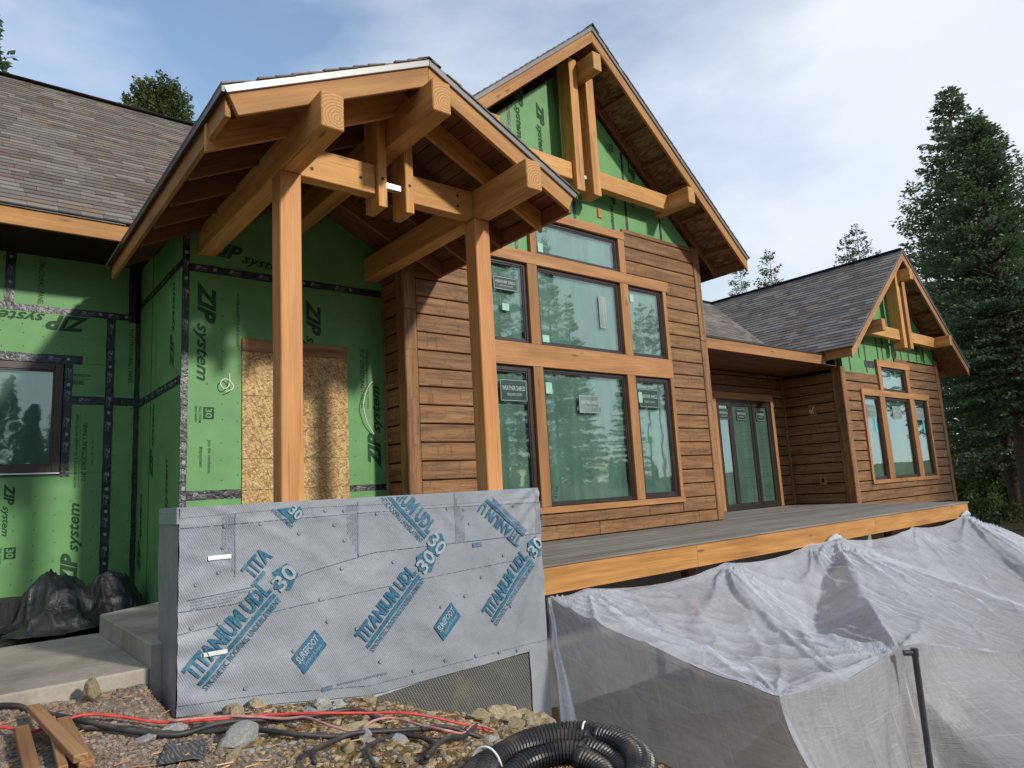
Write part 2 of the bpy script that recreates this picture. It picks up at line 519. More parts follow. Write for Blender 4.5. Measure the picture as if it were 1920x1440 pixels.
stone('stone_grey', (0.38, 0.37, 0.35), (0.58, 0.57, 0.54), (0.72, 0.72, 0.69))
stone('pebble_pink', (0.24, 0.170, 0.125), (0.39, 0.295, 0.225), (0.52, 0.42, 0.34))
stone('pebble_tan', (0.26, 0.17, 0.08), (0.42, 0.30, 0.155), (0.55, 0.42, 0.25))
stone('pebble_grey', (0.14, 0.13, 0.12), (0.25, 0.235, 0.215), (0.38, 0.36, 0.34))

def foliage(name, c0, c1, c2):
    k = N(name)
    v = k.coords((1, 1, 1), rand=True)
    a = k.noise(v, 0.9, 4, 0.6)
    b = k.noise(v, 9.0, 2, 0.6)
    oi = k.n('ObjectInfo').outputs['Random']
    c = k.ramp(k.math('ADD', k.math('MULTIPLY', a, 0.55), k.math('MULTIPLY', b, 0.45)), (0.3, c0), (0.5, c1), (0.68, c2))
    c = k.mix(1.0, c, k.ramp(oi, (0.0, (0.8, 0.85, 0.8)), (1.0, (1.2, 1.12, 1.0))), 'MULTIPLY')
    k.col(c)
    k.rough(0.6)
    k.spec(0.25)
    tl = k.n('BsdfTranslucent')
    k.link(c, tl.inputs['Color'])
    m = k.n('MixShader', Fac=0.35)
    k.link(k.b.outputs[0], m.inputs[1]); k.link(tl.outputs[0], m.inputs[2])
    k.link(m.outputs[0], k.out.inputs['Surface'])
    M[name] = k.m
foliage('needles', (0.060, 0.098, 0.054), (0.110, 0.165, 0.080), (0.175, 0.235, 0.115))
foliage('needles_olive', (0.052, 0.074, 0.026), (0.095, 0.120, 0.040), (0.15, 0.175, 0.065))
foliage('shrub_leaf', (0.030, 0.050, 0.014), (0.060, 0.090, 0.026), (0.10, 0.13, 0.045))

# ------------------------------------------------------------------ mesh helpers
def mesh_from(name, verts, faces, mats=(), idx=None, smooth=False):
    me = bpy.data.meshes.new(name)
    me.from_pydata([tuple(v) for v in verts], [], faces)
    for m in mats:
        me.materials.append(m)
    if idx is not None:
        me.polygons.foreach_set('material_index', np.asarray(idx, dtype=np.int32))
    if smooth:
        me.polygons.foreach_set('use_smooth', np.ones(len(me.polygons), dtype=bool))
    me.update()
    return me
def ob(name, me, parent=None, mw=None):
    o = bpy.data.objects.new(name, me)
    COL.objects.link(o)
    if parent is not None:
        o.parent = parent
    if mw is not None:
        o.matrix_world = mw
        if parent is not None:
            o.matrix_parent_inverse = Matrix.Identity(4)
            o.matrix_basis = mw
    return o
def empty(name, label=None, cat=None, group=None):
    o = bpy.data.objects.new(name, None)
    COL.objects.link(o)
    tag(o, label, cat, group)
    return o
def tag(o, label=None, cat=None, group=None, kind=None):
    if label: o['label'] = label
    if cat: o['category'] = cat
    if group: o['group'] = group
    if kind: o['kind'] = kind
    return o
CUBE_F = [(0, 3, 2, 1), (4, 5, 6, 7), (0, 1, 5, 4), (1, 2, 6, 5), (2, 3, 7, 6), (3, 0, 4, 7)]
def cube_v(a, b):
    (x0, y0, z0), (x1, y1, z1) = a, b
    return [(x0, y0, z0), (x1, y0, z0), (x1, y1, z0), (x0, y1, z0), (x0, y0, z1), (x1, y0, z1), (x1, y1, z1), (x0, y1, z1)]
class MB:
    def __init__(self):
        self.v, self.f, self.i = [], [], []
    def add(self, vs, fs, mi=0):
        o = len(self.v)
        self.v += [tuple(x) for x in vs]
        self.f += [tuple(j + o for j in f) for f in fs]
        self.i += [mi] * len(fs)
        return self
    def box(self, a, b, mi=0):
        return self.add(cube_v(a, b), CUBE_F, mi)
    def prism(self, poly, axis, a, b, mi=0):
        """poly: 2-D outline; axis: 'X','Y','Z' extrusion from a to b (other two coords in order)"""
        n = len(poly)
        def P(p, t):
            return {'X': (t, p[0], p[1]), 'Y': (p[0], t, p[1]), 'Z': (p[0], p[1], t)}[axis]
        vs = [P(p, a) for p in poly] + [P(p, b) for p in poly]
        fs = [tuple(range(n)), tuple(range(2 * n - 1, n - 1, -1))] + [(i + n, (i + 1) % n + n, (i + 1) % n, i) for i in range(n)]
        return self.add(vs, fs, mi)
    def ring(self, x0, x1, z0, z1, t, y0, y1, mi=0):
        self.box((x0, y0, z0), (x0 + t, y1, z1), mi)
        self.box((x1 - t, y0, z0), (x1, y1, z1), mi)
        self.box((x0 + t, y0, z0), (x1 - t, y1, z0 + t), mi)
        self.box((x0 + t, y0, z1 - t), (x1 - t, y1, z1), mi)
        return self
    def build(self, name, mats, parent=None, bevel=0.0, smooth=False):
        if not isinstance(mats, (list, tuple)):
            mats = [mats]
        me = mesh_from(name, self.v, self.f, mats, self.i, smooth)
        bm = bmesh.new()
        bm.from_mesh(me)
        bmesh.ops.recalc_face_normals(bm, faces=bm.faces)
        if bevel:
            bmesh.ops.bevel(bm, geom=bm.edges[:], offset=bevel, segments=1, affect='EDGES', profile=0.7)
        bm.to_mesh(me)
        bm.free()
        return ob(name, me, parent)
def box(name, a, b, mat, parent=None, bevel=0.0):
    return MB().box(a, b).build(name, mat, parent, bevel)
def beam(name, p0, p1, w, h, mat, parent=None, up=(0, 0, 1), bevel=0.006, cut=None):
    """timber along p0->p1: width w across, height h along 'up'; cut=(c0,c1) shears the two ends (plumb cuts): shift in x per unit z"""
    p0, p1 = Vector(p0), Vector(p1)
    d = p1 - p0
    L = d.length
    ex = d.normalized()
    ez = Vector(up)
    ez = (ez - ex * ez.dot(ex)).normalized()
    ey = ez.cross(ex)
    vs = cube_v((0, -w / 2, -h / 2), (L, w / 2, h / 2))
    if cut:
        vs = [(x + (cut[0] if x < L / 2 else cut[1]) * z, y, z) for x, y, z in vs]
    me = mesh_from(name, vs, CUBE_F, [M[mat] if isinstance(mat, str) else mat])
    if bevel:
        bm = bmesh.new(); bm.from_mesh(me)
        bmesh.ops.bevel(bm, geom=bm.edges[:], offset=bevel, segments=1, affect='EDGES', profile=0.7)
        bm.to_mesh(me); bm.free()
    mw = Matrix(((ex.x, ey.x, ez.x, p0.x), (ex.y, ey.y, ez.y, p0.y), (ex.z, ey.z, ez.z, p0.z), (0, 0, 0, 1)))
    return ob(name, me, parent, mw)
def tube_geo(path, radii, sides=10, caps=True):
    path = [Vector(p) for p in path]
    n = len(path)
    vs, fs = [], []
    prev = None
    for i, p in enumerate(path):
        t = (path[min(i + 1, n - 1)] - path[max(i - 1, 0)]).normalized()
        if prev is None:
            a = t.orthogonal().normalized()
        else:
            a = (prev - t * prev.dot(t)).normalized()
        prev = a
        b = t.cross(a)
        r = radii[i] if hasattr(radii, '__len__') else radii
        for s in range(sides):
            q = 2 * PI * s / sides
            vs.append(p + (a * math.cos(q) + b * math.sin(q)) * r)
    for i in range(n - 1):
        for s in range(sides):
            s2 = (s + 1) % sides
            fs.append((i * sides + s, i * sides + s2, (i + 1) * sides + s2, (i + 1) * sides + s))
    if caps:
        fs.append(tuple(range(sides - 1, -1, -1)))
        fs.append(tuple(range((n - 1) * sides, n * sides)))
    return vs, fs
def smooth_path(pts, per=8):
    pts = [Vector(p) for p in pts]
    out = []
    for i in range(len(pts) - 1):
        p0, p1, p2, p3 = pts[max(i - 1, 0)], pts[i], pts[i + 1], pts[min(i + 2, len(pts) - 1)]
        for k in range(per):
            t = k / per
            out.append(0.5 * ((2 * p1) + (p2 - p0) * t + (2 * p0 - 5 * p1 + 4 * p2 - p3) * t * t + (3 * p1 - p0 - 3 * p2 + p3) * t ** 3))
    out.append(pts[-1])
    return out
FONT_CACHE = {}
def text_geo(s, bold=0.0, shear=0.0):
    key = (s, bold, shear)
    if key not in FONT_CACHE:
        cu = bpy.data.curves.new('t', 'FONT')
        cu.body = s
        cu.shear = shear
        cu.offset = bold
        cu.resolution_u = 2
        o = bpy.data.objects.new('t', cu)
        COL.objects.link(o)
        bpy.context.view_layer.update()
        me = bpy.data.meshes.new_from_object(o.evaluated_get(bpy.context.evaluated_depsgraph_get()))
        vs = np.array([v.co[:] for v in me.vertices])
        fs = [tuple(p.vertices) for p in me.polygons]
        bpy.data.objects.remove(o)
        bpy.data.curves.remove(cu)
        bpy.data.meshes.remove(me)
        lo, hi = vs[:, :2].min(0), vs[:, :2].max(0)
        vs = (vs[:, :2] - lo) / (hi - lo)
        FONT_CACHE[key] = (vs, fs)
    return FONT_CACHE[key]
class Ink:
    """flat print on a plane: origin o, reading direction d, up direction u, outward normal n"""
    def __init__(self, o, d, u, n, lift=0.004, fn=None):
        self.o, self.d, self.u, self.nn, self.lift, self.fn = Vector(o), Vector(d), Vector(u), Vector(n), lift, fn
        self.mb = MB()
    def pt(self, a, b, extra=0.0):
        p = self.o + self.d * a + self.u * b
        if self.fn:
            p = self.fn(p)
        return p + self.nn * (self.lift + extra)
    def text(self, s, a, b, w, h, mi=0, bold=0.02, shear=0.0, extra=0.0):
        vs, fs = text_geo(s, bold, shear)
        self.mb.add([self.pt(a + x * w, b + y * h, extra) for x, y in vs], fs, mi)
        return self
    def poly(self, pts, mi=0, extra=0.0):
        self.mb.add([self.pt(a, b, extra) for a, b in pts], [tuple(range(len(pts)))], mi)
        return self
    def rect(self, a0, b0, a1, b1, mi=0, extra=0.0):
        n = max(1, int(abs(a1 - a0) / 0.08)) if self.fn else 1
        for i in range(n):
            x0, x1 = a0 + (a1 - a0) * i / n, a0 + (a1 - a0) * (i + 1) / n
            self.poly([(x0, b0), (x1, b0), (x1, b1), (x0, b1)], mi, extra)
        return self
    def outline(self, a0, b0, a1, b1, t, mi=0, extra=0.0):
        self.rect(a0, b0, a1, b0 + t, mi, extra); self.rect(a0, b1 - t, a1, b1, mi, extra)
        self.rect(a0, b0, a0 + t, b1, mi, extra); self.rect(a1 - t, b0, a1, b1, mi, extra)
        return self
    def build(self, name, mats, parent):
        me = mesh_from(name, self.mb.v, self.mb.f, mats, self.mb.i)
        return ob(name, me, parent)
XA, YA, ZA = Vector((1, 0, 0)), Vector((0, 1, 0)), Vector((0, 0, 1))

# ------------------------------------------------------------------ terrain
FX = [-400, -60, -8, 0.0, .6, 1.2, 1.75, 2.5, 3.2, 4.06, 4.4, 5.2, 6.2, 18, 26, 45, 120, 500]
FZ = [-0.5, -1.0, -1.1, -1.16, -1.2, -1.29, -1.34, -1.45, -1.72, -1.98, -2.1, -2.5, -2.75, -2.75, -2.1, -2.0, -1.0, 4.0]
def gz(x, y):
    z = float(np.interp(x + 0.12 * max(0.0, min(4.9 - y, 3.0)), FX, FZ))
    if x < 1.19 and y > 4.7:
        t = min(1.0, (y - 4.7) / 0.55)
        z += (max(z, -1.125) - z) * t * t * (3 - 2 * t) * min(1.0, max(0.0, (1.19 - x) / 0.12)) * (1.0 if y < 7.3 else 0.0)
    return z
def gzn(x, y):
    z = gz(x, y)
    if -3 < x < 9 and 1 < y < 9:
        z += 0.030 * noise.noise((x * 2.2, y * 2.2, 0)) + 0.018 * noise.noise((x * 7, y * 7, 3)) + 0.008 * noise.noise((x * 19, y * 19, 5))
    else:
        z += 0.12 * noise.noise((x * 0.3, y * 0.3, 0))
    return z
def build_ground():
    xs = np.unique(np.concatenate([np.linspace(-450, -12, 16), np.arange(-12, -0.5, 0.8), np.arange(-0.5, 5.5, 0.035), np.arange(5.5, 30, 0.5), np.linspace(30, 480, 30)]))
    ys = np.unique(np.concatenate([np.linspace(-350, -4, 20), np.arange(-4, 2.4, 0.4), np.arange(2.4, 6.0, 0.035), np.arange(6, 16, 0.6), np.linspace(16, 480, 24)]))
    nx, ny = len(xs), len(ys)
    vs = [(x, y, gzn(x, y)) for y in ys for x in xs]
    fs = [(j * nx + i, j * nx + i + 1, (j + 1) * nx + i + 1, (j + 1) * nx + i) for j in range(ny - 1) for i in range(nx - 1)]
    o = ob('ground', mesh_from('ground', vs, fs, [M['dirt']], smooth=True))
    tag(o, kind='structure')
build_ground()

# entry path: two concrete levels
def slabs():
    mb = MB().prism([(-6.0, 5.3), (1.115, 5.3), (1.115, 7.22), (-6.0, 7.26)], 'Z', -1.45, -1.026)
    o = mb.build('concrete_path', M['concrete'], None, bevel=0.012)
    tag(o, kind='structure')
    mb = MB().prism([(1.112, 5.31), (4.24, 5.46), (4.24, 7.73), (1.88, 7.73), (1.112, 7.24)], 'Z', -1.5, -0.873)
    o = mb.build('porch_slab', M['concrete'], None, bevel=0.012)
    tag(o, kind='structure')
slabs()

# ------------------------------------------------------------------ the house
house = empty('house', 'unfinished brown and green timber house with three gables and dark shingle roofs', 'house')
YG, YD, YL, YR = 7.20, 7.74, 9.85, 7.30
XS = 1.88
DECK = -0.71
PITCH = 0.2297
GROOVE0 = 1.094

def wall(name, label):
    return lambda mb, mat: tag(mb.build('wall', mat, house), label)
# --- great room wall (core), windows stand in front of its deeper middle
def great_room():
    RX, RZ, SL = 7.355, 6.94, 0.836
    def top(x):
        return RZ - 0.34 - SL * abs(x - RX)
    mb = MB()
    # full-depth back
    mb.prism([(4.27, -2.9), (10.46, -2.9), (10.46, top(10.46)), (RX, top(RX)), (4.27, top(4.27))], 'Y', 7.33, 7.47)
    # furring that carries siding and sheathing, left open behind the windows
    mb.box((4.28, 7.241, -2.9), (5.36, 7.332, 3.37)); mb.box((9.36, 7.241, -2.9), (10.45, 7.332, 3.6))
    mb.box((5.362, 7.241, -2.9), (9.358, 7.332, -0.28))
    gw = mb.build('wall', M['siding_back'], house)
    tag(gw, 'brown plank-sided great room wall with a green sheathed gable')
    # sheathing panels in the gable, cut to the roof slope; seams at these x
    seams = [4.27, 6.16, 7.385, 8.60, 9.478, 10.46]
    def panel(x0, x1, z0, z1f):
        xs = sorted(set([x0, x1] + ([RX] if x0 < RX < x1 else [])))
        poly = [(x0, z0), (x1, z0)] + [(x, z1f(x)) for x in reversed(xs)]
        return MB().prism(poly, 'Y', 7.222, 7.331)
    for x0, x1 in zip(seams[:-1], seams[1:]):
        zb = 3.38 if x1 <= 6.4 else (4.075 if x0 < 8.4 else 4.10)
        if x1 < 7.0:
            zb = 3.38
        if x1 > 10:
            x1 = 10.30
        if x0 == 6.16:
            panel(6.162, 6.375, 3.38, lambda x: 4.074).build('sheathing_panel', M['green'], gw)
            zb = 4.076
        panel(x0 + 0.002, x1 - 0.002, zb, top).build('sheathing_panel', M['green'], gw)
    # seam tapes
    for x, z0 in ((6.16, 3.40), (7.385, 4.09), (8.60, 4.15), (9.478, 4.15)):
        tape_v(x, 0.05, z0, top(x) - 0.02, 7.219, gw)
    # prints on the gable sheathing
    def zip_print(o, d, u, L, par=gw):
        ink = Ink(o, d, u, (0, -1, 0))
        zip_mark(ink, L)
        ink.build('printed_lettering', [M['green_print']], par)
    zip_print((6.30, 7.2195, 6.05), (0, 0, -1), (1, 0, 0), 0.95)
    zip_print((8.75, 7.2195, 5.50), (0, 0, -1), (1, 0, 0), 0.95)
    zip_print((8.22, 7.2195, 4.86), (0, 0, -1), (1, 0, 0), 0.80)
    zip_print((6.72, 7.2195, 5.85), (0, 0, -1), (1, 0, 0), 0.90)
    ink = Ink((8.30, 7.2195, 5.62), (0, 0, -1), (1, 0, 0), (0, -1, 0))
    badge30(ink); ink.build('printed_badge', [M['green_print'], M['green']], gw)
    box('wood_block', (7.90, 7.20, 4.24), (7.99, 7.2215, 4.39), M['timber'], gw)
    # siding rows
    rows = []
    z = GROOVE0
    while z > DECK: z -= PITCH
    while z < 4.2:
        rows.append((max(z, DECK), min(z + PITCH, 4.16)))
        z += PITCH
    def put(x0, x1, a, b):
        if b - a < 0.03 or x1 - x0 < 0.05: return
        siding_run(gw, x0, x1, a + 0.008, b - 0.007, YG)
    for a, b in rows:
        m = (a + b) / 2
        put(4.435, 5.325 if b > -0.34 else 10.295, a, b if b < 3.5 else 3.4) if a < 3.3 else None
        if b > -0.34:
            # cut courses under the sill
            if a < -0.345:
                put(5.33, 9.39, a, -0.347)
            if m > 3.37:
                put(8.425, 10.295, a, b)
            elif b > 3.375:
                put(9.395, 10.295, a, b); put(8.425, 9.39, 3.378, b)
            else:
                put(9.395, 10.295, a, b)
    # corner boards
    beam('corner_board', (4.343, YG + 0.008, -0.9), (4.343, YG + 0.008, 2.28), 0.178, 0.05, 'corner_wood', gw, up=(0, -1, 0), bevel=0.012)
    beam('corner_board', (4.343, YG + 0.010, 2.284), (4.343, YG + 0.010, 3.42), 0.178, 0.05, 'corner_wood', gw, up=(0, -1, 0), bevel=0.012)
    beam('corner_board', (10.386, YG + 0.008, DECK + 0.004), (10.386, YG + 0.008, 2.43), 0.178, 0.05, 'corner_wood', gw, up=(0, -1, 0), bevel=0.012)
    beam('corner_board', (10.386, YG + 0.010, 2.434), (10.386, YG + 0.010, 4.17), 0.178, 0.05, 'corner_wood', gw, up=(0, -1, 0), bevel=0.012)
    # window trim
    ty = YG - 0.012
    def trim(x0, x1, z0, z1, dy=0.0):
        if x1 - x0 > z1 - z0:
            beam('window_trim', (x0, ty + dy, (z0 + z1) / 2), (x1, ty + dy, (z0 + z1) / 2), 0.06, z1 - z0, 'trim_wood', gw, bevel=0.004)
        else:
            beam('window_trim', ((x0 + x1) / 2, ty + dy, z0), ((x0 + x1) / 2, ty + dy, z1), x1 - x0, 0.06, 'trim_wood', gw, up=(0, -1, 0), bevel=0.004)
    trim(5.33, 9.41, -0.345, -0.258)
    trim(5.33, 9.392, 1.69, 2.01)
    trim(5.33, 9.47, 3.19, 3.368)
    trim(6.36, 8.43, 3.935, 4.07, -0.004)
    for x0, x1 in ((5.33, 5.42), (6.287, 6.470), (8.240, 8.430), (9.305, 9.392)):
        trim(x0, x1, -0.256, 1.688, 0.004); trim(x0, x1, 2.012, 3.188, 0.004)
    trim(6.375, 6.49, 3.370, 3.933, 0.004); trim(8.275, 8.42, 3.370, 3.933, 0.004)
    # windows
    specs = [(5.422, 6.285, -0.256, 1.688, 0.07, True), (6.472, 8.238, -0.256, 1.688, 0.045, True), (8.432, 9.303, -0.256, 1.688, 0.07, True),
             (5.422, 6.285, 2.012, 3.188, 0.045, True), (6.472, 8.238, 2.012, 3.188, 0.045, True), (8.432, 9.303, 2.012, 3.188, 0.045, False),
             (6.492, 8.273, 3.370, 3.933, 0.045, False)]
    for i, (x0, x1, z0, z1, t, st) in enumerate(specs):
        w = window(x0, x1, z0, z1, YG + 0.012, t, house)
        y = YG + 0.028
        if i in (0, 2):
            maker_sticker(w, x0 + 0.12 if i == 2 else x0 + 0.30, z1 - 0.50, 0.48, 0.31, y)
            if i == 2: note(w, x0 + 0.10, z1 - 0.42, 0.09, 0.17, y)
        if i == 1:
            maker_sticker(w, x0 + 0.72, z1 - 0.62, 0.42, 0.27, y, pale=True)
            note(w, x0 + 0.08, z1 - 0.36, 0.12, 0.16, y)
            ink = Ink((x0 + 0.16, y, z0 + 0.10), (0.2, 0, 0.98), (-0.98, 0, 0.2), (0, -1, 0), 0.002)
            ink.text('8150', 0, 0, 0.17, 0.05, 0, 0.0); ink.build('handwritten_number', [M['dark_hole']], w)
        if i == 3:
            maker_sticker(w, x0 + 0.28, z1 - 0.44, 0.44, 0.20, y); note(w, x0 + 0.42, z0 + 0.45, 0.12, 0.10, y)
        if i == 4:
            maker_sticker(w, x0 + 1.30, z1 - 0.78, 0.17, 0.52, y, pale=True); note(w, x0 + 0.08, z0 + 0.06, 0.13, 0.11, y)
        if i == 5: note(w, x0 + 0.09, z1 - 0.26, 0.09, 0.12, y)
        if i == 6: note(w, x0 + 0.08, z0 + 0.06, 0.10, 0.14, y)
    # return wall towards the entry
    mb = MB().box((4.285, 7.46, -2.9), (4.42, 7.745, 3.9))
    rw = mb.build('wall', M['siding_back'], house)
    tag(rw, 'narrow shaded return wall between entry and great room')
    z = rows[0][0]
    for a, b in rows:
        if a < 3.3:
            L = beam('siding_board', (4.275, 7.70, (a + b) / 2), (4.275, 7.39, (a + b) / 2), 0.035, b - a - 0.022, 'siding', rw, bevel=0.007)
    beam('corner_board', (4.275, 7.30, -0.9), (4.275, 7.30, 3.42), 0.155, 0.045, 'corner_wood', rw, up=(-1, 0, 0), bevel=0.010)
    beam('corner_board', (4.278, 7.715, -0.9), (4.278, 7.715, 3.42), 0.035, 0.05, 'corner_wood', rw, up=(-1, 0, 0), bevel=0.006)
    # right-hand side of the great room block, beside the recess
    MB().box((10.35, 7.475, -2.9), (10.46, 8.9, 3.9)).build('wall', M['siding_back'], house)
    return gw

def siding_run(par, x0, x1, z0, z1, yf, maxlen=4.6):
    """one course of plank siding, butted at random joints"""
    x = x0
    while x < x1 - 0.01:
        L = random.uniform(2.2, maxlen)
        e = min(x1, x + L)
        if x1 - e < 0.45: e = x1
        zc = (z0 + z1) / 2
        beam('siding_board', (x + 0.0015, yf + 0.021 + random.uniform(-0.0015, 0.0015), zc), (e - 0.0015, yf + 0.021 + random.uniform(-0.0015, 0.0015), zc), 0.042, z1 - z0, 'siding', par, bevel=0.009)
        x = e
TAPES = []
def tape_strip(o, d, u, n, L, W, par, ink=True, seed=0):
    """peel-and-stick seam tape: slightly wavy edges, one strip; the maker's print runs along it"""
    r = random.Random(int(L * 1000) + seed + len(TAPES))
    TAPES.append(1)
    o, d, u, n = Vector(o), Vector(d), Vector(u), Vector(n)
    mb = MB()
    k = max(2, int(L / 0.12))
    vs = []
    for i in range(k + 1):
        a = L * i / k
        e0, e1 = r.uniform(-0.004, 0.004), r.uniform(-0.004, 0.004)
        vs += [o + d * a + u * (-W / 2 + e0), o + d * a + u * (-W / 2 + e0) + n * 0.0022, o + d * a + u * (W / 2 + e1) + n * 0.0022, o + d * a + u * (W / 2 + e1)]
    fs = []
    for i in range(k):
        b = i * 4
        for j in range(3):
            fs.append((b + j, b + j + 1, b + 5 + j, b + 4 + j))
    mb.add(vs, fs, 0)
    if ink and W > 0.06:
        I = Ink(o, d, u, n, 0.0032)
        a = 0.08
        while a < L - 0.3:
            I.text('ZIP', a, -0.010, 0.055, 0.036, 1, 0.03, 0.35)
            I.text('system', a + 0.058, -0.012, 0.07, 0.026, 1, 0.0, 0.35)
            I.text('FLASHING TAPE', a, -0.028, 0.12, 0.010, 1, 0.0)
            if r.random() < 0.6: I.rect(a + 0.19, -0.012, a + 0.225, 0.02, 1)
            a += r.uniform(0.26, 0.36)
        mb.add(I.mb.v, I.mb.f, 1)
    me = mesh_from('seam_tape', mb.v, mb.f, [M['tape'], M['tape_ink']], mb.i)
    return ob('seam_tape', me, par)
def tape_v(x, w, z0, z1, y, par, ink=True):
    return tape_strip((x, y, z1), (0, 0, -1), (1, 0, 0), (0, -1, 0), z1 - z0, w, par, ink)
def tape_h(x0, x1, z, w, y, par, ink=True):
    return tape_strip((x0, y, z), (1, 0, 0), (0, 0, 1), (0, -1, 0), x1 - x0, w, par, ink)
def zip_mark(ink, L, a=0.0, b=0.0, mi=0):
    """large panel print: heavy slanted capitals then lighter small letters"""
    H = L * 0.165
    ink.text('ZIP', a, b, L * 0.40, H, mi, 0.045, 0.35)
    ink.text('system', a + L * 0.405, b - H * 0.22, L * 0.55, H * 0.80, mi, 0.022, 0.35)
    ink.text('o', a + L * 0.97, b + H * 0.5, L * 0.018, L * 0.018, mi, 0.0)
def badge30(ink, a=0.0, b=0.0, s=1.0):
    ink.rect(a, b, a + 0.13 * s, b + 0.11 * s, 0)
    ink.text('30', a + 0.015 * s, b + 0.02 * s, 0.10 * s, 0.07 * s, 1, 0.02, 0, 0.001)
    ink.text('YEAR SYSTEM', a - 0.01 * s, b - 0.045 * s, 0.18 * s, 0.026 * s, 0, 0.01)
    ink.text('LIMITED WARRANTY', a - 0.01 * s, b - 0.085 * s, 0.18 * s, 0.022 * s, 0, 0.01)
def window(x0, x1, z0, z1, y, t, par, mat='frame_black', filmy=True):
    """frame ring with glass and, close behind it, the plastic sheeting stapled inside"""
    mb = MB()
    mb.ring(x0 + 0.002, x1 - 0.002, z0 + 0.002, z1 - 0.002, t, y, y + 0.085)
    w = mb.build('window', M[mat], par, bevel=0.004)
    s = MB().ring(x0 + t, x1 - t, z0 + t, z1 - t, 0.022, y + 0.012, y + 0.07).build('sash', M[mat], w, bevel=0.003)
    a = t + 0.018
    MB().box((x0 + a, y + 0.022, z0 + a), (x1 - a, y + 0.030, z1 - a)).build('pane', M['glass'], w)
    # sheeting: a gently rumpled surface with its top and bottom edge short of the frame
    nx, nzv = 14, 14
    vs, fs = [], []
    sd_ = random.random() * 50
    for j in range(nzv + 1):
        for i in range(nx + 1):
            x = x0 + 0.03 + (x1 - x0 - 0.06) * i / nx
            z = z0 + 0.05 + (z1 - z0 - 0.08) * j / nzv
            if j == 0: z += 0.025 * noise.noise((x * 5, sd_, 0))
            yy = y + 0.066 + 0.020 * noise.noise((x * 4 + sd_, z * 1.5, sd_)) + 0.008 * noise.noise((x * 12 + z * 9, z * 3, sd_))
            vs.append((x, yy, z))
    for j in range(nzv):
        for i in range(nx):
            fs.append((j * (nx + 1) + i, j * (nx + 1) + i + 1, (j + 1) * (nx + 1) + i + 1, (j + 1) * (nx + 1) + i))
    ob('sheeting', mesh_from('sheeting', vs, fs, [M['film']], smooth=True), w)
    return w
def maker_sticker(w, x, z, ww, hh, y, pale=False):
    rot = hh > ww
    ink = Ink((x, y, z), (1, 0, 0), (0, 0, 1), (0, -1, 0), 0.0015) if not rot else Ink((x, y, z + hh), (0, 0, -1), (1, 0, 0), (0, -1, 0), 0.0015)
    a, b = (hh, ww) if rot else (ww, hh)
    ink.rect(0, 0, a, b, 2 if pale else 0)
    ink.outline(0.012, 0.012, a - 0.012, b - 0.012, 0.006, 1, 0.001)
    ink.text('WEATHER SHIELD', a * 0.08, b * 0.50, a * 0.84, b * 0.20, 1, 0.01, 0, 0.0012)
    ink.text('WINDOWS & DOORS', a * 0.24, b * 0.26, a * 0.55, b * 0.12, 1, 0.0, 0, 0.0012)
    ink.build('maker_sticker', [M['sticker_dark'], M['sticker_white'], M['film']], w)
def note(w, x, z, ww, hh, y):
    MB().box((x, y - 0.002, z), (x + ww, y, z + hh)).build('paper_label', M['sticker_green'], w)

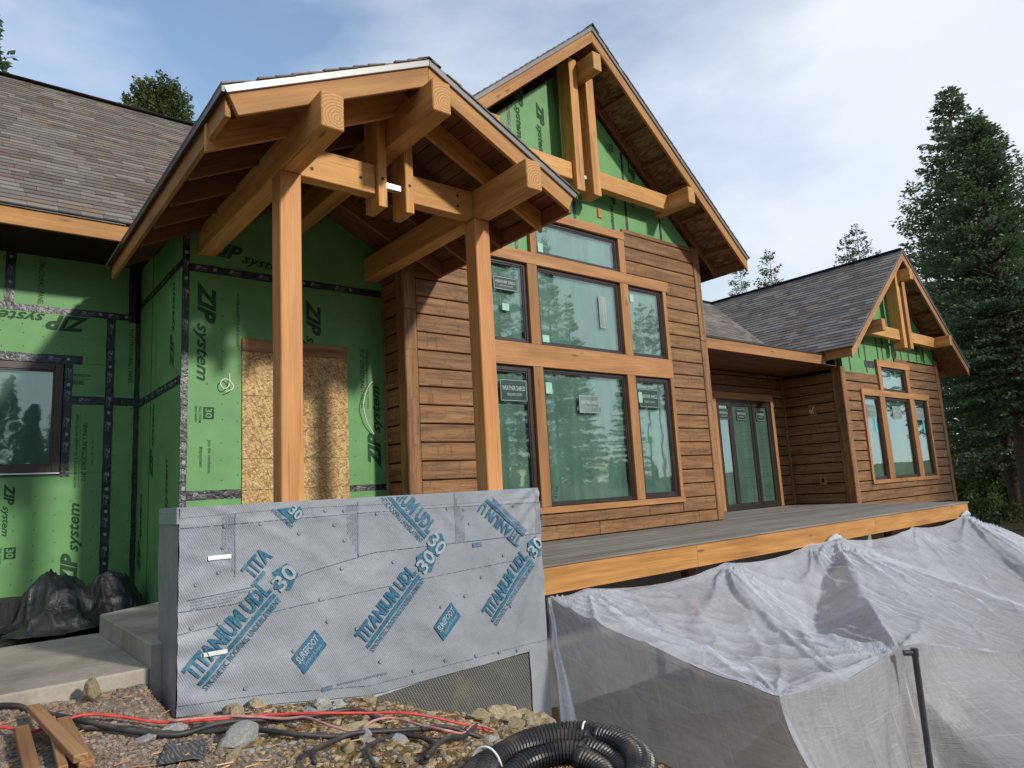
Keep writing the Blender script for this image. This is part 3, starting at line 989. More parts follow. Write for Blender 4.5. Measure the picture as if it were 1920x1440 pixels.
# --- entry walls and left wing walls (green sheathing)
def nail_marks(par, pts, n, name='nail_heads'):
    """small round fastener marks, too small to pick apart"""
    n = Vector(n)
    a = n.orthogonal().normalized()
    b = n.cross(a)
    mb = MB()
    for p in pts:
        p = Vector(p)
        r = 0.007
        vs = [p + (a * math.cos(q) + b * math.sin(q)) * r + n * 0.0025 for q in [2 * PI * k / 6 for k in range(6)]]
        mb.add(vs, [tuple(range(6))], 0)
    o = ob(name, mesh_from(name, mb.v, mb.f, [M['green_print']]), par)
    tag(o, kind='stuff')
def entry():
    core = MB().box((XS + 0.03, YD + 0.03, -1.5), (4.27, YD + 0.16, 3.1))
    w = core.build('wall', M['siding_back'], house)
    tag(w, 'green sheathed entry wall under the porch roof')
    y0, y1 = YD, YD + 0.031
    def pan(x0, x1, z0, z1):
        MB().box((x0 + 0.002, y0, z0 + 0.002), (x1 - 0.002, y1, z1 - 0.002)).build('sheathing_panel', M['green'], w)
    pan(XS, 3.10, 0.13, 2.59); pan(3.10, 4.27, 0.13, 2.59)
    pan(XS, 3.10, -0.87, 0.13); pan(3.10, 4.27, -0.87, 0.13)
    # gable piece above, cut to the slope
    zt = lambda x: 3.74 - 0.028 - 0.49 * abs(x - 3.105)
    MB().prism([(XS, 2.592), (4.27, 2.592), (4.27, zt(4.27)), (3.105, zt(3.105)), (XS, zt(XS))], 'Y', y0, y1).build('sheathing_panel', M['green'], w)
    tape_h(XS + 0.03, 4.25, 2.59, 0.09, YD - 0.001, w)
    tape_h(XS + 0.03, 2.49, 0.13, 0.095, YD - 0.001, w)
    tape_h(3.76, 4.25, 0.13, 0.075, YD - 0.001, w)
    tape_v(XS + 0.018, 0.07, -0.87, 3.3, YD - 0.0035, w)
    # boarded-over doorway: header board and sheet
    dc = MB().box((2.492, YD - 0.016, -0.86), (3.748, YD - 0.001, 1.700)).build('door_cover', M['osb'], w)
    tag(dc, 'strand board sheet closing the doorway')
    beam('door_header', (2.488, YD - 0.012, 1.773), (3.752, YD - 0.012, 1.773), 0.034, 0.142, 'scrap_wood', w, bevel=0.003)
    for z in (0.16, 0.50, 0.85, 1.20):
        MB().box((2.495, YD - 0.0185, z), (3.745, YD - 0.0165, z + 0.004)).build('chalk_line', M['green_print'], w)
    # prints
    def ink(o, d, u):
        return Ink(o, d, u, (0, -1, 0), 0.0025)
    i = ink((2.02, YD, 2.44), (0, 0, -1), (1, 0, 0)); zip_mark(i, 1.15); i.build('printed_lettering', [M['green_print']], w)
    i = ink((3.24, YD, 2.40), (0, 0, -1), (1, 0, 0)); zip_mark(i, 1.10); i.build('printed_lettering', [M['green_print']], w)
    i = ink((4.185, YD, 0.36), (0, 0, 1), (-1, 0, 0)); zip_mark(i, 1.08); i.build('printed_lettering', [M['green_print']], w)
    i = ink((2.06, YD, 2.78), (1, 0, -0.12), (0.12, 0, 1)); zip_mark(i, 1.05); i.build('printed_lettering', [M['green_print']], w)
    i = ink((2.09, YD, 1.06), (0, 0, -1), (1, 0, 0)); badge30(i); i.build('printed_badge', [M['green_print'], M['green']], w)
    i = ink((2.92, YD, 2.78), (1, 0, 0), (0, 0, 1)); badge30(i); i.build('printed_badge', [M['green_print'], M['green']], w)
    i = ink((2.13, YD, 0.71), (0, 0, -1), (1, 0, 0))
    i.text('Join the revolution.', 0, 0, 0.36, 0.045, 0, 0.012); i.build('printed_slogan', [M['green_print']], w)
    i = ink((2.13, YD, 0.71), (0, 0, -1), (1, 0, 0)); i.text('#zipsystem', 0.07, -0.085, 0.22, 0.045, 0, 0.012)
    i.build('printed_slogan', [M['green_print']], w)
    i = ink((2.43, YD, 2.36), (0, 0, -1), (1, 0, 0)); i.text('WATER-RESISTIVE & AIR BARRIER', 0, 0, 0.62, 0.03, 0, 0.01); i.build('printed_lettering', [M['green_print']], w)
    i = ink((3.93, YD, 1.85), (0, 0, -1), (1, 0, 0))
    i.text('7/16" STRUCTURAL 1 PANEL', 0, 0, 0.75, 0.055, 0, 0.012); i.text('WATER-RESISTIVE & AIR BARRIER PROTECTION', 0, 0.08, 0.75, 0.03, 0, 0.008); i.build('printed_lettering', [M['green_print']], w)
    nail_marks(w, [(x + random.uniform(-.01, .01), YD, z + random.uniform(-.03, .03)) for x in (2.28, 2.45, 3.84, 4.15) for z in np.arange(0.3, 2.5, 0.2)], (0, -1, 0))
    # loose white wire tails
    for pts in ([(2.36, YD, 1.44), (2.34, YD - 0.05, 1.30), (2.28, YD - 0.06, 1.26), (2.25, YD - 0.05, 1.32), (2.30, YD - 0.05, 1.37), (2.36, YD - 0.06, 1.33), (2.38, YD - 0.06, 1.27), (2.30, YD - 0.05, 1.22)],
                [(4.10, YD, 1.45), (4.00, YD - 0.05, 1.35), (3.93, YD - 0.07, 1.15), (3.97, YD - 0.06, 0.95), (4.05, YD - 0.04, 0.82), (4.08, YD - 0.04, 0.78)]):
        vs, fs = tube_geo(smooth_path(pts, 6), 0.0055, 6)
        ob('loose_wire', mesh_from('loose_wire', vs, fs, [M['white_plastic']], smooth=True), w)

    # side wall facing left, between entry and left wing
    sw = MB().box((XS + 0.03, YD + 0.17, -1.5), (XS + 0.16, YL + 0.1, 3.6)).build('wall', M['siding_back'], house)
    tag(sw, 'green sheathed side wall between the entry and the left wing')
    for a, b in ((YD, 9.2), (9.2, YL)):
        for z0, z1 in ((-1.2, 1.365), (1.365, 2.65), (2.65, 3.5)):
            MB().box((XS, a + (0.033 if a == YD else 0.004), z0 + 0.002), (XS + 0.031, b - 0.004, z1 - 0.002)).build('sheathing_panel', M['green'], sw)
    n = (-1, 0, 0)
    for z, wd in ((2.655, 0.085), (1.365, 0.095)):
        tape_strip((XS - 0.001, YL - 0.02, z), (0, -1, 0), (0, 0, 1), n, YL - YD - 0.06, wd, sw)
    tape_strip((XS - 0.003, YD + 0.03, 3.4), (0, 0, -1), (0, -1, 0), n, 4.2, 0.055, sw, ink=False)
    MB().box((XS - 0.002, 9.192, -1.2), (XS + 0.001, 9.208, 3.4)).build('panel_joint', M['dark_hole'], sw)
    i = Ink((XS, 8.12, 1.52), (0, 0, 1), (0, 1, 0), n, 0.0025); zip_mark(i, 1.05); i.build('printed_lettering', [M['green_print']], sw)
    i = Ink((XS, 9.00, 0.35), (0, 0, 1), (0, 1, 0), n, 0.0025); zip_mark(i, 0.95); i.build('printed_lettering', [M['green_print']], sw)
    i = Ink((XS, 8.30, -0.4), (0, 0, 1), (0, 1, 0), n, 0.0025); zip_mark(i, 1.0); i.build('printed_lettering', [M['green_print']], sw)
    i = Ink((XS, 9.55, -0.75), (0, 0, 1), (0, 1, 0), n, 0.0025); zip_mark(i, 1.0); i.build('printed_lettering', [M['green_print']], sw)
    i = Ink((XS, 8.95, 1.55), (0, 0, 1), (0, 1, 0), n, 0.0025); i.text('7/16" STRUCTURAL 1 PANEL', 0, 0, 0.8, 0.04, 0, 0.01); i.build('printed_lettering', [M['green_print']], sw)

    # left wing front wall
    lw = MB().box((-6.0, YL + 0.10, -1.6), (XS + 0.16, YL + 0.24, 3.9)).build('wall', M['siding_back'], house)
    tag(lw, 'green sheathed left wing wall with a dark framed window')
    def pan(x0, x1, z0, z1):
        MB().box((x0 + 0.002, YL, z0 + 0.002), (x1 - 0.002, YL + 0.10, z1 - 0.002)).build('sheathing_panel', M['green'], lw)
    # panels around the window opening (x -0.5..1.05, z 0.51..1.83)
    pan(-3.4, 0.47, 2.485, 3.85); pan(0.47, 1.80, 2.485, 3.85); pan(1.80, XS + 0.03, 2.485, 3.85)
    pan(-3.4, 1.535, 1.845, 2.485); pan(1.535, XS + 0.03, 1.385, 2.485)
    pan(1.06, 1.535, 1.385, 1.845); pan(1.06, 1.535, 0.50, 1.385)
    pan(1.535, XS + 0.03, -1.2, 1.385)
    pan(0.20, 1.535, -1.2, 0.50); pan(-1.02, 0.20, -1.2, 0.50); pan(-2.5, -1.02, -1.2, 0.50)
    pan(-2.5, -0.52, 0.50, 1.845)
    yt = YL - 0.001
    tape_h(-3.4, 1.82, 2.485, 0.085, yt, lw); tape_v(1.537, 0.098, -1.2, 2.46, yt - 0.0025, lw); tape_v(0.47, 0.10, 2.50, 3.7, yt - 0.0025, lw)
    tape_v(1.795, 0.13, 2.42, 3.6, yt - 0.0025, lw, ink=False); tape_v(XS - 0.035, 0.06, -1.2, 3.3, yt - 0.0025, lw)
    tape_h(1.13, XS - 0.05, 1.385, 0.10, yt, lw)
    # window flashing tape and window
    tape_h(-0.62, 1.24, 1.885, 0.105, yt - 0.001, lw); tape_v(1.098, 0.085, 0.46, 1.86, yt - 0.003, lw)
    tape_h(-0.60, 1.06, 0.485, 0.03, yt, lw, ink=False)
    win = window(-0.50, 1.05, 0.515, 1.83, YL + 0.0, 0.085, house, 'frame_bronze')
    MB().box((-0.5, YL - 0.022, 0.497), (1.045, YL - 0.001, 0.514)).build('sill_flange', M['white_plastic'], win)
    P = lambda o, d, u: Ink(o, d, u, (0, -1, 0), 0.0025)
    i = P((1.30, YL, 2.43), (-1, 0, 0), (0, 0, -1)); zip_mark(i, 1.15); i.build('printed_lettering', [M['green_print']], lw)
    i = P((1.265, YL, -0.86), (0, 0, 1), (-1, 0, 0)); zip_mark(i, 1.05); i.build('printed_lettering', [M['green_print']], lw)
    i = P((1.318, YL, 0.40), (0, 0, 1), (-1, 0, 0)); i.text('7/16" STRUCTURAL 1 PANEL', 0, 0, 0.72, 0.05, 0, 0.014); i.rect(-0.08, 0.075, 0.85, 0.078)
    i.text('WATER-RESISTIVE & AIR BARRIER PROTECTION', -0.08, 0.095, 0.88, 0.03, 0, 0.008); i.text('00-10-18-10', 0.2, -0.07, 0.3, 0.018); i.build('printed_lettering', [M['green_print']], lw)
    i = P((1.745, YL, 2.34), (0, 0, -1), (1, 0, 0)); i.text('7/16" STRUCTURAL 1 PANEL', 0, 0, 0.72, 0.05, 0, 0.014); i.rect(0, 0.075, 0.72, 0.078); i.build('printed_lettering', [M['green_print']], lw)
    i = P((1.135, YL, 1.68), (1, 0, 0), (0, 0, 1)); i.text('PROTECTION', 0.01, 0, 0.19, 0.032, 0, 0.01); i.build('printed_lettering', [M['green_print']], lw)
    i = P((1.135, YL, 1.68), (1, 0, 0), (0, 0, 1)); i.text('PANEL', 0.0, -0.10, 0.135, 0.05, 0, 0.014); i.rect(0, -0.03, 0.2, -0.027); i.build('printed_lettering', [M['green_print']], lw)
    i = P((0.55, YL, -0.32), (0, 0, -1), (1, 0, 0)); badge30(i); i.build('printed_badge', [M['green_print'], M['green']], lw)
    i = P((0.52, YL, 0.40), (0, 0, -1), (1, 0, 0)); zip_mark(i, 0.62, 0.0); i.build('printed_lettering', [M['green_print']], lw)
    for z in (2.62, 2.9):
        pass
    i = P((0.75, YL, 3.24), (0, 0, -1), (1, 0, 0)); i.text('7/16" STRUCTURAL 1 PANEL', 0, 0, 0.7, 0.06, 0, 0.012); i.build('printed_lettering', [M['green_print']], lw)
    for x in (0.80, 0.97):
        vs = [(x + 0.055 * math.cos(q), YL - 0.0015, 3.20 + 0.055 * math.sin(q)) for q in [2 * PI * t / 20 for t in range(20)]]
        ob('vent_hole', mesh_from('vent_hole', vs, [tuple(range(20))], [M['dark_hole']]), lw)
    pts = [(x + random.uniform(-.012, .012), YL, z + random.uniform(-.03, .03)) for x in (0.42, 0.62, 0.82, 1.02, 1.22) for z in (2.02, 2.16, 2.30)]
    pts += [(x + random.uniform(-.012, .012), YL, z + random.uniform(-.04, .04)) for x in (0.62, 0.82, 1.02, 1.40) for z in np.arange(-0.9, 0.4, 0.19)]
    pts += [(x, YL, z) for x in (1.61, 1.79) for z in np.arange(-0.9, 2.4, 0.2)]
    nail_marks(lw, pts, (0, -1, 0))

# --- roofs
def rake(name, A, B, y, w, h, mat, par, cut0, cut1):
    """board whose top edge runs from A (x,z) down to B (x,z), front face at y"""
    A, B = Vector((A[0], y + w / 2, A[1])), Vector((B[0], y + w / 2, B[1]))
    ex = (B - A).normalized()
    ez = Vector((0, 0, 1)); ez = (ez - ex * ez.dot(ex)).normalized()
    return beam(name, A - ez * h / 2 - ex * (cut0 * h / 2), B - ez * h / 2 - ex * (cut1 * h / 2), w, h, mat, par, bevel=0.004, cut=(cut0, cut1))
def slab(name, quad, thick, mat, par):
    """plate under four corner points (counter-clockwise from above)"""
    q = [Vector(p) for p in quad]
    n = (q[1] - q[0]).cross(q[3] - q[0]).normalized()
    if n.z < 0: n = -n
    vs = [p - n * thick for p in q] + q
    return MB().add(vs, CUBE_F).build(name, mat, par)
SH_COUNT = [0]
SH_MESH = {}
def shingles(O, U, V, ul, vl, par, mats, inside=None, individual=0, jitter=0.0, over=0.006):
    """courses of asphalt tabs on the plane O + u U + v V"""
    O, U, V = Vector(O), Vector(U).normalized(), Vector(V).normalized()
    Nn = U.cross(V)
    if Nn.z < 0: Nn = -Nn
    r = random.Random(int(ul * 100) + int(vl * 10))
    EXP = 0.142
    widths = (0.16, 0.22, 0.29, 0.36)
    allv, allf, alli = [], [], []
    def geo(wd, e=0.165):
        return [(0, -0.008, 0.006), (wd, -0.008, 0.006), (wd, e, 0.001), (0, e, 0.001), (0, -0.008, 0.021), (wd, -0.008, 0.021), (wd, e, 0.006), (0, e, 0.006)]
    nrow = int((vl - 0.03) / EXP) + 1
    last = 0
    for j in range(nrow):
        u = -over - r.random() * 0.2
        v = j * EXP
        while u < ul + over:
            wi = r.randrange(4)
            wd = widths[wi]
            mi = r.randrange(len(mats)) if r.random() < 0.85 else last
            last = mi
            u0, u1 = max(u, -over), min(u + wd, ul + over)
            uc = (u0 + u1) / 2
            if u1 - u0 > 0.03 and (inside is None or inside(uc, v + 0.05)):
                g = geo(u1 - u0 - 0.003, max(0.01, min(0.165, vl - 0.02 - v)))
                dz = 0.004 * r.random()
                if individual and SH_COUNT[0] < individual and (u1 - u0) > wd - 1e-6 and inside_view(O + U * uc + V * v):
                    key = (id(mats), wi, mi)
                    if key not in SH_MESH:
                        SH_MESH[key] = mesh_from('shingle', geo(wd - 0.003), CUBE_F, [mats[mi]])
                    p = O + U * u0 + V * v + Nn * dz
                    mw = Matrix(((U.x, V.x, Nn.x, p.x), (U.y, V.y, Nn.y, p.y), (U.z, V.z, Nn.z, p.z), (0, 0, 0, 1)))
                    ob('shingle', SH_MESH[key], par, mw)
                    SH_COUNT[0] += 1
                else:
                    b = len(allv)
                    for x, y, z in g:
                        allv.append(O + U * (u0 + x) + V * (v + y) + Nn * (z + dz))
                    allf += [tuple(t + b for t in f) for f in CUBE_F]
                    alli += [mi] * 6
            u += wd
    me = mesh_from('shingle_field', allv, allf, mats, alli)
    o = ob('shingle_field', me, par)
    tag(o, kind='stuff')
def inside_view(p):
    return p.x > 0.22
def outlooker_row(par, RX, zt, SL, side, xs, y0, y1, mat, h=0.12):
    for x in xs:
        c = Vector((x, 0, zt(x)))
        ex = Vector((side, 0, -SL)).normalized()
        ez = Vector((side * SL, 0, 1)).normalized()
        p = c - ez * (h / 2 + 0.012)
        beam('outlooker', (p.x, y0, p.z), (p.x, y1, p.z), 0.04, h, mat, par, up=ez, bevel=0.003)
def gable_roof(RX, zr, SL, xl, xr, y0, y1, bw, par, drip, rake_mat, cut_end, soffit, y1r=None):
    """deck, rake boards and drip edge of a gable roof with its ridge along y; zr: top of the rake boards at the ridge"""
    zt = lambda x: zr - SL * abs(x - RX)
    y1r = y1r or y1
    r = slab('roof', [(xl - 0.02, y0 - 0.015, zt(xl - 0.02) + 0.03), (RX, y0 - 0.015, zr + 0.03), (RX, y1, zr + 0.03), (xl - 0.02, y1, zt(xl - 0.02) + 0.03)][::1], 0.028, soffit, par)
    slab('roof_deck', [(RX, y0 - 0.015, zr + 0.03), (xr + 0.02, y0 - 0.015, zt(xr + 0.02) + 0.03), (xr + 0.02, y1r, zt(xr + 0.02) + 0.03), (RX, y1r, zr + 0.03)], 0.028, soffit, r)
    for xe in (xl, xr):
        rake('rake_board', (RX, zr), (xe, zt(xe)), y0, 0.042, bw, rake_mat, r, -SL, cut_end)
        # metal drip edge above the board
        s = -1 if xe < RX else 1
        A, B = (RX, zr + 0.034), (xe + s * 0.03, zt(xe + s * 0.03) + 0.034)
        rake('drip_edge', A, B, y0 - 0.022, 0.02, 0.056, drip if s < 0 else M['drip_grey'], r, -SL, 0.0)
    return r, zt
def porch():
    RX, zr, SL = 3.105, 3.74, 0.49
    xl, xr = 1.40, 4.80
    y0 = 4.69
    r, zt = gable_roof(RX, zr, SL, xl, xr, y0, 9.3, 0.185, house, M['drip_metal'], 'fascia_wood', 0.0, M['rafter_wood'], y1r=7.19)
    tag(r, 'porch roof over the entry with shingles, planked ceiling and rafters')
    cs = 1 / math.sqrt(1 + SL * SL)
    L = (RX - xl) / cs
    shingles((xl - 0.03, y0 - 0.03, zt(xl - 0.03) + 0.03), (0, 1, 0), (cs, 0, SL * cs), 4.5, L + 0.02, r, SH_DARK)
    shingles((xr + 0.03, y0 - 0.03, zt(xr + 0.03) + 0.03), (0, 1, 0), (-cs, 0, SL * cs), 2.5, L + 0.02, r, SH_DARK)
    MB().prism([(RX - 0.12, zr - 0.012), (RX, zr + 0.045), (RX + 0.12, zr - 0.012), (RX + 0.12, zr + 0.0), (RX, zr + 0.058), (RX - 0.12, zr + 0.0)], 'Y', y0 - 0.03, 9.0).build('ridge_cap', M['shingle_edge'], r)
    # planked ceiling
    nb = 13
    for s in (-1, 1):
        ex = Vector((s * cs, 0, -SL * cs)); ez = Vector((s * SL * cs, 0, cs))
        y1 = 9.0 if s < 0 else 7.19
        for i in range(nb):
            a = (i + 0.5) / nb * (L - 0.06)
            p = Vector((RX, 0, zr)) + ex * a - ez * 0.013
            wdt = (L - 0.06) / nb - 0.006
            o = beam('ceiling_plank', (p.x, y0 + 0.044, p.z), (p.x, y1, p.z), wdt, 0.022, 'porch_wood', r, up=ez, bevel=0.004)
    slab('roof_deck', [(RX, 7.19, zr + 0.03), (4.32, 7.19, zt(4.32) + 0.03), (4.32, 9.3, zt(4.32) + 0.03), (RX, 9.3, zr + 0.03)], 0.05, M['porch_wood'], r)
    # rafters; their tails hang a little below the eave board
    for k, y in enumerate((5.14, 5.82, 6.46, 7.06, 7.63)):
        for s, xe in ((-1, xl), (1, xr)):
            if s > 0 and y > 7.1: continue
            h = 0.175 if k else 0.21
            xo = xe - s * (0.045 if k else (0.0 if s < 0 else 0.045))
            if not k and s < 0: xo = xe - 0.015
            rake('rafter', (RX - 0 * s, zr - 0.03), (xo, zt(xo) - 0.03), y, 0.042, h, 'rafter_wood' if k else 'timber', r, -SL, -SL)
    # eave boards
    for xe, s, y1 in ((xl, -1, 9.05), (xr, 1, 7.19)):
        x = xe - s * 0.022
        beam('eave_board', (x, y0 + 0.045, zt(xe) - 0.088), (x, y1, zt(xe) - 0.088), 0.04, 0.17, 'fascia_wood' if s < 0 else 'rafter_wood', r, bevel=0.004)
        beam('drip_edge', (xe + s * 0.03, y0 - 0.02, zt(xe) + 0.002), (xe + s * 0.03, y1, zt(xe) + 0.002), 0.02, 0.06, 'drip_dark', r, bevel=0.0)
    # purlins, ridge beam, posts, ties, king planks
    for xc in (2.112, 4.106):
        beam('purlin', (xc, 4.50, 2.886), (xc, YD - 0.002, 2.886), 0.183, 0.288, 'timber', house, bevel=0.008)
        beam('post', (xc, 5.425, -0.9), (xc, 5.425, 2.740), 0.183, 0.185, 'post_wood', house, up=(0, -1, 0), bevel=0.008)
    beam('ridge_beam', (3.105, 4.50, 3.335), (3.105, YD - 0.002, 3.335), 0.183, 0.288, 'timber', house, bevel=0.008)
    for x0, x1 in ((2.206, 2.915), (3.295, 4.012)):
        t = beam('tie_beam', (x0, 5.415, 2.880), (x1, 5.415, 2.880), 0.135, 0.280, 'timber', house, bevel=0.006)
        for px_, pz in (((0.10, 0.06), (0.10, -0.055)) if x0 < 3 else ((0.53, 0.055), (0.53, -0.055))):
            peg(t, px_ if x0 < 3 else px_, -0.0675, pz)
        if x0 < 3:
            peg(t, 0.56, -0.0675, -0.02)
    for x0, x1 in ((2.918, 3.008), (3.202, 3.292)):
        xc = (x0 + x1) / 2
        t = beam('king_plank', (xc, 5.43, 2.610), (xc, 5.43, 3.56), x1 - x0, 0.26, 'timber', house, up=(0, -1, 0), bevel=0.006)
        me = peg_disc((xc, 5.298, 2.88), 0.016)
        ob('peg_hole', me, t, t.matrix_basis.inverted())
    box('steel_bar', (3.010, 5.36, 2.83), (3.200, 5.43, 2.885), M['steel_grey'], house, 0.003)
    for y in (5.345, 5.40):
        pass
def peg_disc(p, r, n=12):
    vs = [(p[0] + r * math.cos(2 * PI * k / n), p[1], p[2] + r * math.sin(2 * PI * k / n)) for k in range(n)]
    return mesh_from('peg_hole', vs, [tuple(range(n))], [M['peg_dark']])
def peg(t, x, y, z):
    vs = [(x + 0.017 * math.cos(2 * PI * k / 12), y - 0.0015, z + 0.017 * math.sin(2 * PI * k / 12)) for k in range(12)]
    ob('peg_hole', mesh_from('peg_hole', vs, [tuple(range(12))], [M['peg_dark']]), t)

def truss(RX, pur, yf, zb, zt_, ridge_z0, ridge_z1, ywall, ycol, kings, kz0, kz1, kw, par):
    for xc in pur:
        beam('purlin', (xc, yf, (zb + zt_) / 2), (xc, ywall - 0.003, (zb + zt_) / 2), 0.172, zt_ - zb, 'timber', par, bevel=0.008)
    beam('ridge_beam', (RX, yf, (ridge_z0 + ridge_z1) / 2), (RX, ywall - 0.003, (ridge_z0 + ridge_z1) / 2), 0.172, ridge_z1 - ridge_z0, 'timber', par, bevel=0.008)
    xa, xb = pur[0] + 0.087, pur[1] - 0.087
    beam('tie_beam', (xa, ycol + 0.07, (zb + zt_) / 2), (kings[0][0] - 0.002, ycol + 0.07, (zb + zt_) / 2), 0.14, zt_ - zb - 0.006, 'timber', par, bevel=0.006)
    beam('tie_beam', (kings[1][1] + 0.002, ycol + 0.07, (zb + zt_) / 2), (xb, ycol + 0.07, (zb + zt_) / 2), 0.14, zt_ - zb - 0.006, 'timber', par, bevel=0.006)
    for a, b in kings:
        beam('king_plank', ((a + b) / 2, ycol + 0.06, kz0), ((a + b) / 2, ycol + 0.06, kz1), b - a, 0.27, 'timber', par, up=(0, -1, 0), bevel=0.006)
    box('steel_bar', (kings[0][1] + 0.002, ycol + 0.03, zb + 0.09), (kings[1][0] - 0.002, ycol + 0.07, zb + 0.15), M['steel_grey'], par, 0.003)
def great_roof():
    RX, zr, SL = 7.355, 6.94, 0.836
    xl, xr, y0 = 3.70, 11.02, 6.55
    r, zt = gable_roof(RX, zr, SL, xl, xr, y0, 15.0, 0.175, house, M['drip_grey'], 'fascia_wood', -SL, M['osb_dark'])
    tag(r, 'steep great room gable roof with open strand board soffit')
    cs = 1 / math.sqrt(1 + SL * SL)
    L = (xr - RX) / cs
    shingles((xl - 0.03, y0 - 0.03, zt(xl - 0.03) + 0.03), (0, 1, 0), (cs, 0, SL * cs), 8.4, L + 0.03, r, SH_DARK)
    shingles((xr + 0.03, y0 - 0.03, zt(xr + 0.03) + 0.03), (0, 1, 0), (-cs, 0, SL * cs), 8.4, L + 0.03, r, SH_DARK)
    for y in np.arange(6.52, 14.6, 0.30):
        MB().prism([(RX - 0.13, zr - 0.06), (RX, zr + 0.05), (RX + 0.13, zr - 0.06), (RX + 0.13, zr - 0.04), (RX, zr + 0.075), (RX - 0.13, zr - 0.04)], 'Y', y - 0.012, y + 0.296).build('ridge_cap', M['shingle_edge'], r)
    # outlookers of the open soffit and the barge rafter on the wall
    outlooker_row(r, RX, zt, SL, 1, (7.72, 8.22, 8.69, 9.16, 9.62, 10.09, 10.72), y0 + 0.044, YG - 0.012, 'rafter_wood')
    outlooker_row(r, RX, zt, SL, -1, (6.98, 6.49, 6.02, 5.55, 5.09, 4.62, 3.99), y0 + 0.044, YG - 0.012, 'rafter_wood')
    for xe in (xl, xr):
        s = -1 if xe < RX else 1
        rake('barge_rafter', (RX, zr - 0.03), (xe - s * 0.02, zt(xe - s * 0.02) - 0.03), YG - 0.012, 0.042, 0.13, 'rafter_wood', r, -SL, -SL)
        beam('eave_board', (xe - s * 0.025, y0 + 0.044, zt(xe) - 0.09), (xe - s * 0.025, 14.9, zt(xe) - 0.09), 0.04, 0.17, 'rafter_wood', r, bevel=0.003)
        # closed eave soffit beyond the barge rafter
        xa = 10.30 if s > 0 else 4.40
        q = [(xa, YG + 0.04, zt(xe) - 0.17), (xe - s * 0.05, YG + 0.04, zt(xe) - 0.17), (xe - s * 0.05, 14.8, zt(xe) - 0.17), (xa, 14.8, zt(xe) - 0.17)]
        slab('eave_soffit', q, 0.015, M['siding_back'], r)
    truss(7.345, (5.29, 9.42), 6.47, 4.552, 4.83, 6.20, 6.49, 7.221, 6.90, ((7.085, 7.255), (7.435, 7.605)), 4.372, 6.52, 0.17, house)
def left_roof():
    ye, ze, yr, zr_ = 8.87, 3.40, 13.8, 7.53
    SL = (zr_ - ze) / (yr - ye)
    q = [(-6.0, ye, ze), (7.2, ye, ze), (7.2, yr, zr_), (-6.0, yr, zr_)]
    r = slab('roof', [(a, b, c - 0.012) for a, b, c in q], 0.028, M['osb_dark'], house)
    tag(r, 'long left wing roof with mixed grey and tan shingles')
    slab('roof_deck', [(-6.0, yr, zr_ - 0.012), (7.2, yr, zr_ - 0.012), (7.2, yr + 5, zr_ - 4.2), (-6.0, yr + 5, zr_ - 4.2)], 0.028, M['osb_dark'], r)
    cs = 1 / math.sqrt(1 + SL * SL)
    L = (yr - ye) / cs
    shingles((-1.2, ye - 0.04, ze - 0.04 * SL), (1, 0, 0), (0, cs, SL * cs), 6.0, L + 0.03, r, SH_LIGHT, individual=300)
    beam('ridge_cap', (-1.2, yr, zr_ + 0.005), (5.0, yr, zr_ + 0.005), 0.26, 0.025, 'shingle_edge', r, bevel=0.01)
    beam('fascia_board', (-6.0, ye + 0.02, 3.252), (1.56, ye + 0.02, 3.252), 0.04, 0.20, 'fascia_wood', r, bevel=0.004)
    beam('drip_edge', (-6.0, ye - 0.016, 3.375), (1.50, ye - 0.016, 3.375), 0.02, 0.045, 'drip_metal', r, bevel=0.0)
    slab('eave_soffit', [(-6.0, ye + 0.04, 3.17), (XS - 0.01, ye + 0.04, 3.17), (XS - 0.01, YL, 3.17), (-6.0, YL, 3.17)], 0.02, M['siding_back'], r)  # near-black colour paints in the shade of the open eave

